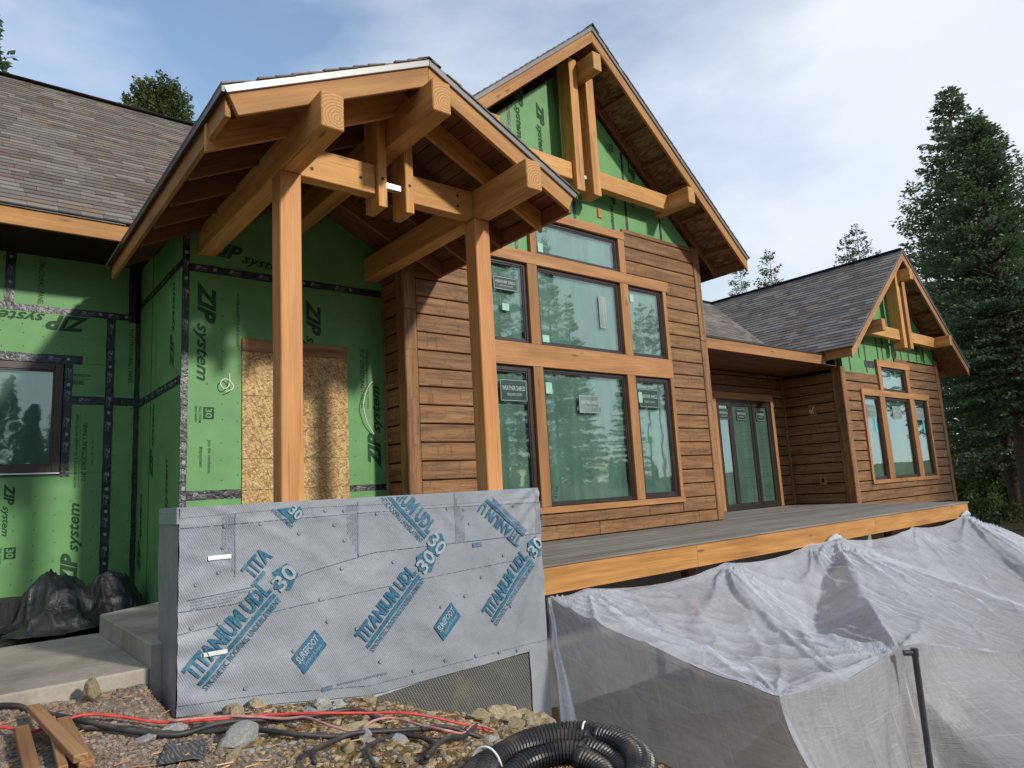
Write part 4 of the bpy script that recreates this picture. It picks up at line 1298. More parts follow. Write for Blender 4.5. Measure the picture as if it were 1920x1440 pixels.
# --- right wing and the recess between
def right_wing():
    RX, zr, SL = 18.62, 5.46, 0.80
    xl, xr, y0 = 15.12, 22.10, 6.75
    X0, X1 = 15.66, 21.40
    topz = lambda x: zr - 0.22 - SL * abs(x - RX)
    mb = MB()
    mb.prism([(X0 + 0.05, -2.9), (X1 - 0.02, -2.9), (X1 - 0.02, topz(X1)), (RX, topz(RX)), (X0 + 0.05, topz(X0))], 'Y', YR + 0.13, YR + 0.26)
    mb.box((X0 + 0.06, YR + 0.041, -2.9), (16.55, YR + 0.132, 2.30)); mb.box((20.28, YR + 0.041, -2.9), (X1 - 0.03, YR + 0.132, 2.9))
    mb.box((16.552, YR + 0.041, -2.9), (20.278, YR + 0.132, -0.25))
    w = mb.build('wall', M['siding_back'], house)
    tag(w, 'plank-sided right wing wall with green sheathing in its gable')
    def pp(x0, x1, zb):
        xs = [x1] + ([RX] if x0 < RX < x1 else []) + [x0]
        MB().prism([(x0, zb), (x1, zb)] + [(x, topz(x) - 0.0) for x in xs], 'Y', YR + 0.022, YR + 0.131).build('sheathing_panel', M['green'], w)
    pp(X0 + 0.16, 16.85, 2.27); pp(16.854, 17.50, 2.27); pp(17.504, 18.60, 2.66); pp(18.604, 19.6, 2.77); pp(19.604, X1 - 0.15, 2.77)
    for x, z0 in ((16.2, 2.3), (17.05, 2.3), (17.75, 2.67), (18.6, 2.78), (19.6, 2.78), (20.6, 2.78)):
        tape_v(x, 0.06, z0, topz(x) - 0.02, YR + 0.019, w, ink=False)
    tape_h(16.95, 17.45, 2.52, 0.16, YR + 0.016, w, ink=False)
    for x in (16.7, 18.0, 19.1, 20.1):
        i = Ink((x, YR + 0.0195, 3.35), (0, 0, -1), (1, 0, 0), (0, -1, 0)); zip_mark(i, 0.75); i.build('printed_lettering', [M['green_print']], w)
    z = DECK - 3 * PITCH
    while z < 2.8:
        a, b = z + 0.012, z + PITCH - 0.010
        if b > -0.33:
            if a < -0.335:
                siding_run(w, 16.48, 20.35, a, -0.335, YR); siding_run(w, 15.84, 16.475, a, b, YR); siding_run(w, 20.355, X1 - 0.20, a, b, YR)
            else:
                if b < 2.30: siding_run(w, 15.84, 16.475 if b < 1.88 else 17.5, a, b, YR)
                if a < 2.70: siding_run(w, 20.43 if b < 1.88 else 19.40, X1 - 0.20, a, min(b, 2.765), YR)
        else:
            siding_run(w, 15.84, X1 - 0.20, a, b, YR)
        z += PITCH
    siding_run(w, 18.65, 19.395, 2.66, 2.765, YR)
    beam('corner_board', (15.735, YR + 0.008, -1.3), (15.735, YR + 0.008, 2.36), 0.20, 0.05, 'corner_wood', w, up=(0, -1, 0), bevel=0.012)
    beam('corner_board', (X1 - 0.09, YR + 0.008, -1.3), (X1 - 0.09, YR + 0.008, 2.9), 0.20, 0.05, 'corner_wood', w, up=(0, -1, 0), bevel=0.012)
    ty = YR - 0.012
    def trim(x0, x1, z0, z1, dy=0.0):
        if x1 - x0 > z1 - z0:
            beam('window_trim', (x0, ty + dy, (z0 + z1) / 2), (x1, ty + dy, (z0 + z1) / 2), 0.06, z1 - z0, 'trim_wood', w, bevel=0.004)
        else:
            beam('window_trim', ((x0 + x1) / 2, ty + dy, z0), ((x0 + x1) / 2, ty + dy, z1), x1 - x0, 0.06, 'trim_wood', w, up=(0, -1, 0), bevel=0.004)
    trim(16.49, 20.34, -0.33, -0.24); trim(16.48, 20.42, 1.735, 1.885); trim(17.50, 19.40, 2.49, 2.655)
    for x0, x1 in ((16.49, 16.595), (17.41, 17.685), (19.145, 19.415), (20.235, 20.335)): trim(x0, x1, -0.238, 1.733, 0.004)
    trim(17.52, 17.705, 1.887, 2.488, 0.004); trim(19.13, 19.31, 1.887, 2.488, 0.004)
    for n_, (x0, x1, z0, z1) in enumerate(((16.597, 17.408, -0.238, 1.733), (17.687, 19.143, -0.238, 1.733), (19.417, 20.233, -0.238, 1.733), (17.707, 19.128, 1.887, 2.488))):
        wn_ = window(x0, x1, z0, z1, YR + 0.012, 0.05, house)
        if n_ < 3: maker_sticker(wn_, (x0 + x1) / 2 - 0.24, z1 - 0.52, 0.50, 0.32, YR + 0.031, pale=True)
        if n_ in (0, 2):
            box('teal_tag', (x1 - 0.30, YR + 0.028, z1 - 0.85), (x1 - 0.22, YR + 0.031, z1 - 0.50), M['teal_tag'], wn_)
    # roof
    r, zt = gable_roof(RX, zr, SL, xl, xr, y0, 12.5, 0.19, house, M['drip_dark'], 'trim_wood', -SL, M['osb_dark'])
    tag(r, 'steep right wing roof with dark slate shingles')
    cs = 1 / math.sqrt(1 + SL * SL)
    L = (xr - RX) / cs
    shingles((xl - 0.03, y0 - 0.03, zt(xl - 0.03) + 0.03), (0, 1, 0), (cs, 0, SL * cs), 5.8, (RX - xl) / cs + 0.03, r, SH_DARK)
    shingles((xr + 0.03, y0 - 0.03, zt(xr + 0.03) + 0.03), (0, 1, 0), (-cs, 0, SL * cs), 1.5, L, r, SH_DARK)
    box('ridge_cap', (RX - 0.12, y0 - 0.03, zr + 0.02), (RX + 0.12, 12.6, zr + 0.06), M['shingle_edge'], r, 0.012)
    for s, xs in ((1, (19.2, 19.75, 20.3, 20.85)), (-1, (18.0, 17.45, 16.9, 16.35))):
        outlooker_row(r, RX, zt, SL, s, xs, y0 + 0.044, YR - 0.02, 'rafter_wood')
    # boxed-in soffit low on the right side, eave boards
    for xe in (xl, xr):
        s = -1 if xe < RX else 1
        rake('barge_rafter', (RX, zr - 0.03), (xe - s * 0.02, zt(xe - s * 0.02) - 0.03), YR - 0.03, 0.042, 0.13, 'rafter_wood', r, -SL, -SL)
        y1 = 7.36 if s < 0 else 12.0
        beam('eave_board', (xe - s * 0.025, y0 + 0.044, zt(xe) - 0.10), (xe - s * 0.025, y1, zt(xe) - 0.10), 0.04, 0.20, 'trim_wood', r, bevel=0.003)
    ex = Vector((1, 0, -SL)).normalized()
    a = Vector((20.95, 0, zt(20.95) - 0.22)); b = Vector((xr - 0.05, 0, zt(xr - 0.05) - 0.22))
    slab('soffit_panel', [(a.x, y0 + 0.045, a.z), (b.x, y0 + 0.045, b.z), (b.x, YR - 0.035, b.z), (a.x, YR - 0.035, a.z)], 0.015, M['rafter_wood'], r)
    truss(18.64, (16.62, 20.68), 6.62, 3.155, 3.43, 4.68, 4.97, YR + 0.02, 6.98, ((18.37, 18.545), (18.735, 18.91)), 2.955, 4.98, 0.17, house)

    # recess: back wall with sliding doors, side wall, roof slope
    YB = 8.80
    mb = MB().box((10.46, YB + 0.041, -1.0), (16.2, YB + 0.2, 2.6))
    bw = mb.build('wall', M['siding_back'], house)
    tag(bw, 'shaded recessed wall with glazed sliding doors')
    z = DECK
    while z < 2.36:
        a, b = z + 0.012, min(z + PITCH, 2.37) - 0.010
        if z < 1.86:
            siding_run(bw, 10.47, 12.75, a, b, YB); siding_run(bw, 15.18, 15.70, a, b, YB)
            if z + PITCH > 1.88: siding_run(bw, 12.76, 15.17, 1.885, b, YB)
        else:
            siding_run(bw, 10.47, 15.70, a, b, YB)
        z += PITCH
    beam('door_trim', (12.76, YB - 0.012, 1.80), (15.17, YB - 0.012, 1.80), 0.06, 0.155, 'trim_wood', bw, bevel=0.004)
    beam('door_trim', (15.115, YB - 0.010, DECK + 0.004), (15.115, YB - 0.010, 1.722), 0.11, 0.06, 'trim_wood', bw, up=(0, -1, 0), bevel=0.004)
    beam('door_trim', (12.815, YB - 0.010, DECK + 0.004), (12.815, YB - 0.010, 1.722), 0.11, 0.06, 'trim_wood', bw, up=(0, -1, 0), bevel=0.004)
    dr = MB().ring(12.872, 15.058, DECK + 0.004, 1.72, 0.055, YB - 0.005, YB + 0.038).build('sliding_door', M['frame_black'], house, bevel=0.003)
    tag(dr, 'black framed glazed sliding doors in the recess')
    for x0, x1 in ((12.93, 13.44), (13.44, 14.30), (14.30, 15.0)):
        MB().ring(x0 + 0.002, x1 - 0.002, DECK + 0.06, 1.664, 0.085, YB - 0.002 + (0.012 if x0 == 13.44 else 0.0), YB + 0.030).build('door_leaf', M['frame_black'], dr, bevel=0.003)
        MB().box((x0 + 0.08, YB + 0.014, DECK + 0.14), (x1 - 0.08, YB + 0.020, 1.585)).build('pane', M['glass'], dr)
        MB().box((x0 + 0.07, YB + 0.030, DECK + 0.13), (x1 - 0.07, YB + 0.034, 1.60)).build('sheeting', M['film'], dr)
        maker_sticker(dr, (x0 + x1) / 2 - 0.18, 1.26, 0.36, 0.26, YB + 0.0125)
    sw = MB().box((15.741, YR + 0.135, -1.2), (15.85, YB + 0.04, 2.6)).build('wall', M['siding_back'], house)
    tag(sw, 'shaded plank-sided wall of the recess facing the sliding doors')
    z = DECK
    while z < 2.36:
        beam('siding_board', (15.721, YB - 0.03, z + PITCH / 2), (15.721, 7.555, z + PITCH / 2), 0.042, min(PITCH, 2.37 - z) - 0.022, 'siding', sw, bevel=0.009)
        z += PITCH
    beam('corner_board', (15.705, 7.44, DECK - 0.2), (15.705, 7.44, 2.36), 0.21, 0.05, 'corner_wood', sw, up=(-1, 0, 0), bevel=0.012)
    beam('corner_board', (15.69, YB - 0.02, DECK + 0.004), (15.69, YB - 0.02, 2.36), 0.045, 0.06, 'corner_wood', sw, up=(-1, 0, 0), bevel=0.006)
    bx = box('junction_box', (15.68, 8.0, 1.30), (15.70, 8.17, 1.58), M['trim_wood'], sw, 0.003)
    vs, fs = tube_geo(smooth_path([(15.68, 8.06, 1.52), (15.63, 8.05, 1.47), (15.63, 8.10, 1.38), (15.63, 8.12, 1.46), (15.64, 8.05, 1.40), (15.66, 8.08, 1.36)], 6), 0.008, 6)
    ob('loose_wire', mesh_from('loose_wire', vs, fs, [M['white_plastic']], smooth=True), sw)
    box('outlet_plate', (15.68, 7.96, -0.28), (15.70, 8.11, -0.09), M['trim_wood'], sw, 0.003)
    box('outlet_hole', (15.677, 8.01, -0.23), (15.6795, 8.06, -0.13), M['dark_hole'], sw)
    # recess roof: a low apron above the deck and the main slope behind it
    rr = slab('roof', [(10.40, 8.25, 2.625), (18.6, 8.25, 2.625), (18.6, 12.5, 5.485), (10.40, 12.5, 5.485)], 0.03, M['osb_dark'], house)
    tag(rr, 'roof slope between great room and right wing')
    slab('roof_deck', [(10.48, 7.36, 2.60), (15.10, 7.36, 2.60), (15.10, 8.25, 2.625), (10.48, 8.25, 2.625)], 0.03, M['osb_dark'], rr)
    SL2 = (5.485 - 2.625) / 4.25
    c2 = 1 / math.sqrt(1 + SL2 * SL2)
    shingles((10.45, 8.25, 2.627), (1, 0, 0), (0, c2, SL2 * c2), 8.1, 4.25 / c2 + 0.05, rr, SH_DARK)
    box('ridge_cap', (10.45, 12.40, 5.48), (18.6, 12.62, 5.53), M['shingle_edge'], rr, 0.012)
    beam('fascia_board', (10.49, 7.38, 2.475), (15.135, 7.38, 2.475), 0.04, 0.205, 'trim_wood', rr, bevel=0.004)
    beam('drip_edge', (10.49, 7.352, 2.595), (15.09, 7.352, 2.595), 0.02, 0.035, 'drip_dark', rr, bevel=0.0)
    nb = 10
    for i in range(nb):
        ya, yb = 7.402 + (YB - 7.402) * i / nb, 7.402 + (YB - 7.402) * (i + 1) / nb
        beam('ceiling_plank', (10.48, (ya + yb) / 2, 2.385), (15.70, (ya + yb) / 2, 2.385), yb - ya - 0.005, 0.02, 'porch_wood', rr, bevel=0.003)

great_room()
entry()
left_roof()
great_roof()
porch()
right_wing()

# ------------------------------------------------------------------ deck
def deck():
    d = empty('deck', 'long raised deck with weathered grey boards and an orange-brown edge board', 'deck')
    n = 15
    for i in range(n):
        ya, yb = 5.03 + (7.19 - 5.03) * i / n, 5.03 + (7.19 - 5.03) * (i + 1) / n
        x = 4.31
        while x < 15.34:
            e = min(15.35, x + random.uniform(3.6, 4.9))
            if 15.35 - e < 0.8: e = 15.35
            beam('deck_board', (x, (ya + yb) / 2, DECK - 0.0135), (e - 0.003, (ya + yb) / 2, DECK - 0.0135), yb - ya - 0.009, 0.025, 'deck_grey', d, bevel=0.003)
            x = e
    n = 11
    for i in range(n):
        ya, yb = 7.22 + (8.77 - 7.22) * i / n, 7.22 + (8.77 - 7.22) * (i + 1) / n
        beam('deck_board', (10.49, (ya + yb) / 2, DECK - 0.0135), (15.66, (ya + yb) / 2, DECK - 0.0135), yb - ya - 0.009, 0.025, 'deck_grey', d, bevel=0.003)
    for x0, x1 in ((4.312, 6.76), (6.763, 11.32), (11.323, 15.31)):
        beam('edge_board', (x0, 5.072, -0.864), (x1, 5.072, -0.864), 0.04, 0.25, 'fascia_wood', d, bevel=0.003)
    beam('edge_board', (15.29, 5.095, -0.864), (15.29, 7.25, -0.864), 0.04, 0.25, 'fascia_wood', d, bevel=0.003)
    for x in np.arange(4.9, 15.3, 1.6):
        beam('joist', (x, 5.10, -0.85), (x, 7.20, -0.85), 0.05, 0.22, 'rafter_wood', d, bevel=0.003)
    for x in (5.0, 8.3, 11.6, 14.9):
        beam('deck_post', (x, 6.4, -3.0), (x, 6.4, -0.965), 0.15, 0.15, 'rafter_wood', d, up=(0, -1, 0))
    MB().box((4.45, 6.9, -3.0), (15.2, 7.0, -0.98)).build('foundation_wall', M['foundation'], d)
deck()

# ------------------------------------------------------------------ low wall wrapped in roofing underlayment
WY = 4.95
def wrap_h(x, z):
    """how far the sheet bulges towards the viewer at (x, z)"""
    h = 0.012 * noise.noise((x * 1.6, z * 2.2, 4.0)) + 0.006 * noise.noise((x * 5 + z * 3, z * 4, 9.0)) + 0.0025 * noise.noise((x * 14 - z * 8, z * 11, 2.0))
    q = noise.noise((x * 1.9 + z * 1.4, z * 1.2 - x * 0.5, 21.0))
    h += 0.009 * (1 - min(1.0, abs(q) * 7)) ** 2
    # creases fanning from the left and right end
    h += 0.008 * math.sin(26 * math.atan2(z + 0.9, x - 0.6)) * math.exp(-((x - 1.3) / 0.55) ** 2)
    h += 0.008 * math.sin(30 * math.atan2(z - 0.2, x - 4.6)) * math.exp(-((x - 4.2) / 0.35) ** 2)
    # ridge where the board edges beneath print through
    h += 0.004 * math.exp(-((z + 0.115) / 0.02) ** 2)
    return h
def on_wrap(p):
    return Vector((p.x, WY - 0.012 - wrap_h(p.x, p.z), p.z))
def sheet(name, top, bot, x0, x1, par, mat, lift=0.0, nx=90, nz=34):
    vs, fs = [], []
    for j in range(nz + 1):
        for i in range(nx + 1):
            x = x0 + (x1 - x0) * i / nx
            zt, zb = top(x), bot(x)
            z = zb + (zt - zb) * j / nz
            vs.append((x, WY - 0.006 - lift - wrap_h(x, z), z))
    for j in range(nz):
        for i in range(nx):
            fs.append((j * (nx + 1) + i, j * (nx + 1) + i + 1, (j + 1) * (nx + 1) + i + 1, (j + 1) * (nx + 1) + i))
    o = ob(name, mesh_from(name, vs, fs, [mat], smooth=True), par)
    return o
def clip_top(o, z=0.0, x=4.30):
    bm = bmesh.new(); bm.from_mesh(o.data)
    for co, no in (((0, 0, z), (0, 0, 1)), ((x, 0, 0), (1, 0, 0))):
        bmesh.ops.bisect_plane(bm, geom=bm.verts[:] + bm.edges[:] + bm.faces[:], plane_co=co, plane_no=no, clear_outer=True)
    bm.to_mesh(o.data); bm.free()
    return o
def logo(par, x, z, ang, flip=False, lead='', main='TITANIUM UDL', badge=True, L=0.66, clip=None):
    """diagonal product mark: tall letters, a bar, a line of small letters and a numbered badge"""
    d = Vector((math.cos(ang), 0, math.sin(ang)))
    u = Vector((-math.sin(ang), 0, math.cos(ang)))
    I = Ink((x, WY, z), d, u, (0, -1, 0), 0.004, on_wrap)
    h = 0.125
    I.text(main, 0, 0.055, L, h, 0, 0.042)
    I.rect(0.0, 0.012, L, 0.042, 0)
    I.text('SYNTHETIC ROOFING UNDERLAYMENT', 0.0, -0.042, L, 0.042, 0, 0.012)
    if badge:
        c = L + 0.12
        pts = [(c + 0.10 * math.cos(q), 0.055 + 0.10 * math.sin(q)) for q in [PI / 2 + 2 * PI * k / 5 + 0.3 for k in range(5)]]
        I.poly(pts, 0)
        I.text('30', c - 0.085, -0.005, 0.17, 0.125, 1, 0.02, 0.0, 0.006)
    return clip_top(I.build('printed_logo', [M['ink_blue'], M['wrap_light']], par))
def wrapped_wall():
    w = empty('wrapped_wall', 'low wall beside the porch wrapped in grey printed roofing underlayment', 'wall')
    MB().prism([(1.215, -2.5), (4.29, -2.5), (4.29, -0.02), (1.215, -0.02)], 'Y', WY + 0.045, WY + 0.49).build('wall_core', M['foundation'], w)
    lowb = lambda x: float(np.interp(x, (1.19, 1.75, 2.53, 4.09, 4.31), (-1.285, -1.335, -1.442, -1.418, -1.42)))
    low = sheet('wrap_sheet', lambda x: float(np.interp(x, (1.19, 1.6, 2.6, 4.31), (-0.55, -0.5, -0.36, -0.36))), lowb, 1.196, 4.302, w, M['wrap'])
    up = sheet('wrap_sheet', lambda x: 0.006 + 0.004 * math.sin(x * 9), lambda x: float(np.interp(x, (1.19, 1.56, 2.05, 2.6, 4.31), (-0.65, -0.645, -0.50, -0.41, -0.405))), 1.196, 4.302, w, M['wrap'], lift=0.0035)
    sheet('wrap_lap', lambda x: 0.008, lambda x: -0.055 - 0.012 * math.sin(x * 2.3) - 0.02 * (x > 2.9), 1.196, 4.302, w, M['wrap'], lift=0.0075, nx=90, nz=5)
    for fn, par_, lo_ in ((lambda x: float(np.interp(x, (1.19, 1.56, 2.05, 2.6, 4.31), (-0.65, -0.645, -0.50, -0.41, -0.405))), up, 0.0085), (lambda x: -0.115 - 0.01 * math.sin(x * 1.7), up, 0.0075), (lambda x: float(np.interp(x, (1.19, 2.0, 3.0, 4.31), (-0.79, -0.72, -0.66, -0.60))), low, 0.006), (lambda x: lowb(x) + 0.07, low, 0.006)):
        I = Ink((0, WY, 0), (1, 0, 0), (0, 0, 1), (0, -1, 0), lo_ - 0.004, on_wrap)
        x = 1.2
        while x < 4.28:
            e = x + random.uniform(0.02, 0.09)
            I.poly([(x, fn(x) - 0.0018), (e, fn(e) - 0.0018), (e, fn(e) + 0.0018), (x, fn(x) + 0.0018)])
            x = e + random.uniform(0.004, 0.02)
        tag(I.build('edge_print', [M['ink_fine']], par_), kind='stuff')
    # white reverse side showing along the lower edge, and the end strip
    sheet('wrap_underside', lambda x: lowb(x) + 0.0 - 0.004, lambda x: lowb(x) - float(np.interp(x, (1.6, 2.0, 2.5, 3.0), (0.0, 0.045, 0.025, 0.0))) - 0.002, 1.7, 2.95, w, M['wrap_light'], nx=40, nz=2)
    sheet('wrap_strip', lambda x: -1.40, lambda x: -2.12, 4.085, 4.300, w, M['wrap'], lift=0.002, nx=8, nz=20)
    sheet('drainage_mat', lambda x: -1.43, lambda x: float(np.interp(x, (2.5, 3.2, 4.1), (-1.6, -1.95, -2.2))), 2.45, 4.10, w, M['drain_mat'], lift=-0.012, nx=30, nz=16)
    # top lap and the two ends
    MB().box((1.196, WY - 0.004, -0.008), (4.302, WY + 0.50, 0.010)).build('wrap_top', M['wrap'], w, bevel=0.005)
    n, vs, fs = 18, [], []
    for j in range(n + 1):
        z = 0.004 - 1.62 * j / n
        for i in range(7):
            y = WY - 0.004 + 0.50 * i / 6
            vs.append((1.200 - 0.012 - 0.012 * noise.noise((y * 5, z * 3, 1)) - 0.004 * noise.noise((y * 16, z * 9, 1)), y, z))
    for j in range(n):
        for i in range(6):
            fs.append((j * 7 + i, j * 7 + i + 1, (j + 1) * 7 + i + 1, (j + 1) * 7 + i))
    ob('wrap_end', mesh_from('wrap_end', vs, fs, [M['wrap_side']], smooth=True), w)
    MB().box((1.178, WY - 0.004, -0.10), (1.200, WY + 0.48, 0.011)).build('wrap_end_lap', M['wrap'], w, bevel=0.004)
    MB().box((4.302, WY, -2.2), (4.308, WY + 0.48, 0.009)).build('wrap_end', M['wrap'], w)
    # prints
    A = math.radians(45)
    logo(low, 1.345, -1.135, A, L=0.70)
    logo(low, 2.535, -1.118, A, L=0.66)
    logo(low, 3.705, -1.115, A, L=0.66)
    logo(up, 2.62, 0.075, math.radians(-46), main='TANIUM UDL', L=0.60)
    I = Ink((1.645, WY, -0.50), Vector((math.cos(A), 0, math.sin(A))), Vector((-math.sin(A), 0, math.cos(A))), (0, -1, 0), 0.0075, on_wrap)
    I.text('TITA', 0.01, -0.02, 0.20, 0.115, 0, 0.03); I.rect(-0.02, -0.055, 0.10, -0.03); I.build('printed_logo', [M['ink_blue']], up)
    d = Vector((-math.sin(math.radians(41)), 0, math.cos(math.radians(41))))
    I = Ink((4.10, WY, -0.385), Vector((-0.77, 0, 0.64)), Vector((-0.64, 0, -0.77)), (0, -1, 0), 0.0075, on_wrap)
    I.text('TITANIUM U', 0.0, 0.055, 0.54, 0.10, 0, 0.03); I.rect(0, 0.014, 0.52, 0.042); I.text('SYNTHETIC ROOFING UNDERL', 0.0, -0.035, 0.48, 0.036, 0, 0.012); clip_top(I.build('printed_logo', [M['ink_blue']], up))
    I = Ink((1.87, WY, 0.0), Vector((0.72, 0, -0.69)), Vector((0.69, 0, 0.72)), (0, -1, 0), 0.0075, on_wrap)
    I.poly([(0.0, -0.05), (0.16, -0.05), (0.18, 0.05), (0.12, 0.075)]); I.text('30', 0.07, -0.02, 0.10, 0.075, 1, 0.03, 0, 0.006); I.text('UNDERLAYMENT', -0.02, -0.085, 0.2, 0.026); clip_top(I.build('printed_logo', [M['ink_blue'], M['wrap_light']], up))
    for x, z in ((2.02, -1.16), (3.19, -1.14)):
        I = Ink((x, WY, z), Vector((0.72, 0, 0.69)), Vector((-0.69, 0, 0.72)), (0, -1, 0), 0.004, on_wrap)
        I.poly([(-0.02, -0.02), (0.22, -0.02), (0.24, 0.13), (0.0, 0.13)])
        I.text('SUREFOOT', 0.005, 0.055, 0.21, 0.055, 1, 0.03, 0.2, 0.007); I.text('Traction & more', 0.02, 0.01, 0.17, 0.03, 1, 0.0, 0.0, 0.007)
        I.build('printed_mark', [M['ink_blue'], M['wrap_light']], low)
    # small round fastener marks and blocks of fine print
    mb = MB()
    rr = random.Random(3)
    I = Ink((0, WY, 0), (1, 0, 0), (0, 0, 1), (0, -1, 0), 0.0045, on_wrap)
    for x, z in [(1.48, -0.13), (1.47, -0.27), (1.44, -0.43), (1.30, -0.49), (1.65, -0.58), (1.28, -0.76), (1.45, -0.76), (1.72, -0.13), (2.0, -0.22), (2.32, -0.5), (2.2, -0.07), (2.27, -0.18), (2.35, -0.3), (2.47, -0.42), (2.75, -0.5), (2.62, -0.12), (2.9, -0.22), (3.28, -0.12), (3.5, -0.26), (3.45, -0.14), (2.2, -0.86), (2.43, -0.95), (3.42, -0.85), (3.18, -0.9), (3.85, -0.56), (3.98, -0.14), (3.6, -0.72), (1.62, -1.2), (2.62, -1.22), (2.9, -1.34), (3.2, -1.32), (3.5, -1.34), (3.75, -1.36), (3.95, -1.38), (2.35, -0.08), (1.4, -1.1), (3.9, -1.0), (1.95, -1.02), (2.15, -0.7)]:
        n = 10
        I.poly([(x + 0.014 * math.cos(2 * PI * k / n), z + 0.014 * math.sin(2 * PI * k / n)) for k in range(n)])
        I.mb.add([I.pt(x + 0.010 * math.cos(2 * PI * k / n), z + 0.010 * math.sin(2 * PI * k / n), 0.001) for k in range(n)], [tuple(range(n))], 1)
    fm = I.build('fastener_marks', [M['ink_fine'], M['wrap']], low)
    tag(fm, kind='stuff')
    def fine(o, d, u, lines, par):
        I = Ink(o, d, u, (0, -1, 0), 0.0078, on_wrap)
        I.rect(0, 0, 0.42, 0.004)
        for k, (t, wd) in enumerate(lines):
            I.text(t, 0.02, -0.022 - 0.020 * k, wd, 0.012, 0, 0.0)
        I.build('fine_print', [M['ink_fine']], par)
    L4 = [('PATENTED UNDER U.S. PATENTS AND PENDING', 0.36), ('INTERWRAP SYNTHETIC UNDERLAYMENT', 0.30), ('FASTEN WITH CAP NAILS ONLY', 0.26), ('DO NOT LEAVE EXPOSED', 0.22)]
    fine((1.545, WY, -0.05), (0, 0, -1), (1, 0, 0), L4, up)
    fine((1.25, WY, -0.585), (1, 0, 0.08), (-0.08, 0, 1), L4[:3], up)
    fine((2.455, WY, -0.02), (0, 0, -1), (1, 0, 0), L4, up)
    fine((3.36, WY, -0.42), (0, 0, 1), (-1, 0, 0), L4, up)
    fine((4.25, WY, -0.42), (0, 0, 1), (-1, 0, 0), L4, up)
    I = Ink((3.52, WY, -0.42), (1, 0, 0), (0, 0, 1), (0, -1, 0), 0.004, on_wrap); I.rect(0, -0.04, 0.09, -0.005); I.build('printed_mark', [M['ink_fine']], low)
    I = Ink((2.15, WY, -1.30), (1, 0, 0), (0, 0, 1), (0, -1, 0), 0.004, on_wrap); I.rect(0, -0.035, 0.08, -0.005); I.text('BOTTOM OF SHEET ALIGN WITH EAVE', 0.12, -0.02, 0.4, 0.016); I.build('printed_mark', [M['ink_fine']], low)
    for x, z in ((1.372, -0.331), (1.352, -0.939)):  # sun glints on the wrap, painted on as white strips
        I = Ink((x, WY, z), (1, 0, 0), (0, 0, 1), (0, -1, 0), 0.010, on_wrap); I.rect(0, -0.014, 0.147, 0.014); I.build('painted_glint', [M['white_plastic']], w)
wrapped_wall()

# ------------------------------------------------------------------ plastic sheeting hung from the deck edge
A0 = Vector((4.40, 5.045, -1.00))
P1 = Vector((4.66, 2.90, -1.54))
P2 = Vector((6.60, 2.90, -1.57))
KNOT = Vector((9.92, 5.045, -0.955))
ATT = [(4.40, -1.00), (4.92, -0.985), (7.23, -0.99), (9.24, -0.950), (9.92, -0.930), (12.6, -0.985), (15.02, -0.920)]
FANS = [(4.40, 1, 9, 0.05, 1.3), (4.92, 1, 8, 0.04, 0.9), (7.23, 1, 8, 0.085, 1.1), (9.24, 1, 9, 0.085, 1.0), (9.92, 1, 8, 0.10, 1.3), (12.6, 1, 7, 0.06, 1.0), (15.02, 1, 8, 0.11, 1.6), (4.66, -1, 9, 0.05, 0.9), (6.60, -1, 9, 0.085, 1.3)]
def t_top(x):
    if x > 15.02:
        return -0.935 - 0.16 * (x - 15.02)
    for (a, za), (b, zb) in zip(ATT[:-1], ATT[1:]):
        if a <= x <= b:
            t = (x - a) / (b - a)
            return za + (zb - za) * t - 0.05 * (b - a) ** 1.0 * (4 * t * (1 - t)) * 0.8
    return -1.0
RIMX = [4.66, 5.2, 5.7, 6.2, 6.6, 6.8, 7.1, 7.6, 8.2, 8.9, 10, 12, 16, 20]
RIMZ = [-1.54, -1.60, -1.64, -1.61, -1.57, -1.72, -1.93, -2.18, -2.38, -2.47, -2.40, -2.28, -2.2, -2.2]
def rim(s):
    x = 4.66 + 12.8 * s
    return Vector((x, 2.90 + (0.0 if x < 6.6 else 0.10 * math.sin((x - 6.6) * 2.1) - 0.05 * (x - 6.6)), float(np.interp(x, RIMX, RIMZ))))
def seg_tent(p, a, b, k):
    ab = b - a
    t = max(0, min(1, ((p.x - a.x) * ab.x + (p.y - a.y) * ab.y) / (ab.x ** 2 + ab.y ** 2)))
    q = a + ab * t
    d = math.hypot(p.x - q.x, p.y - q.y)
    return q.z - k * d - 0.11 * math.sin(PI * t)
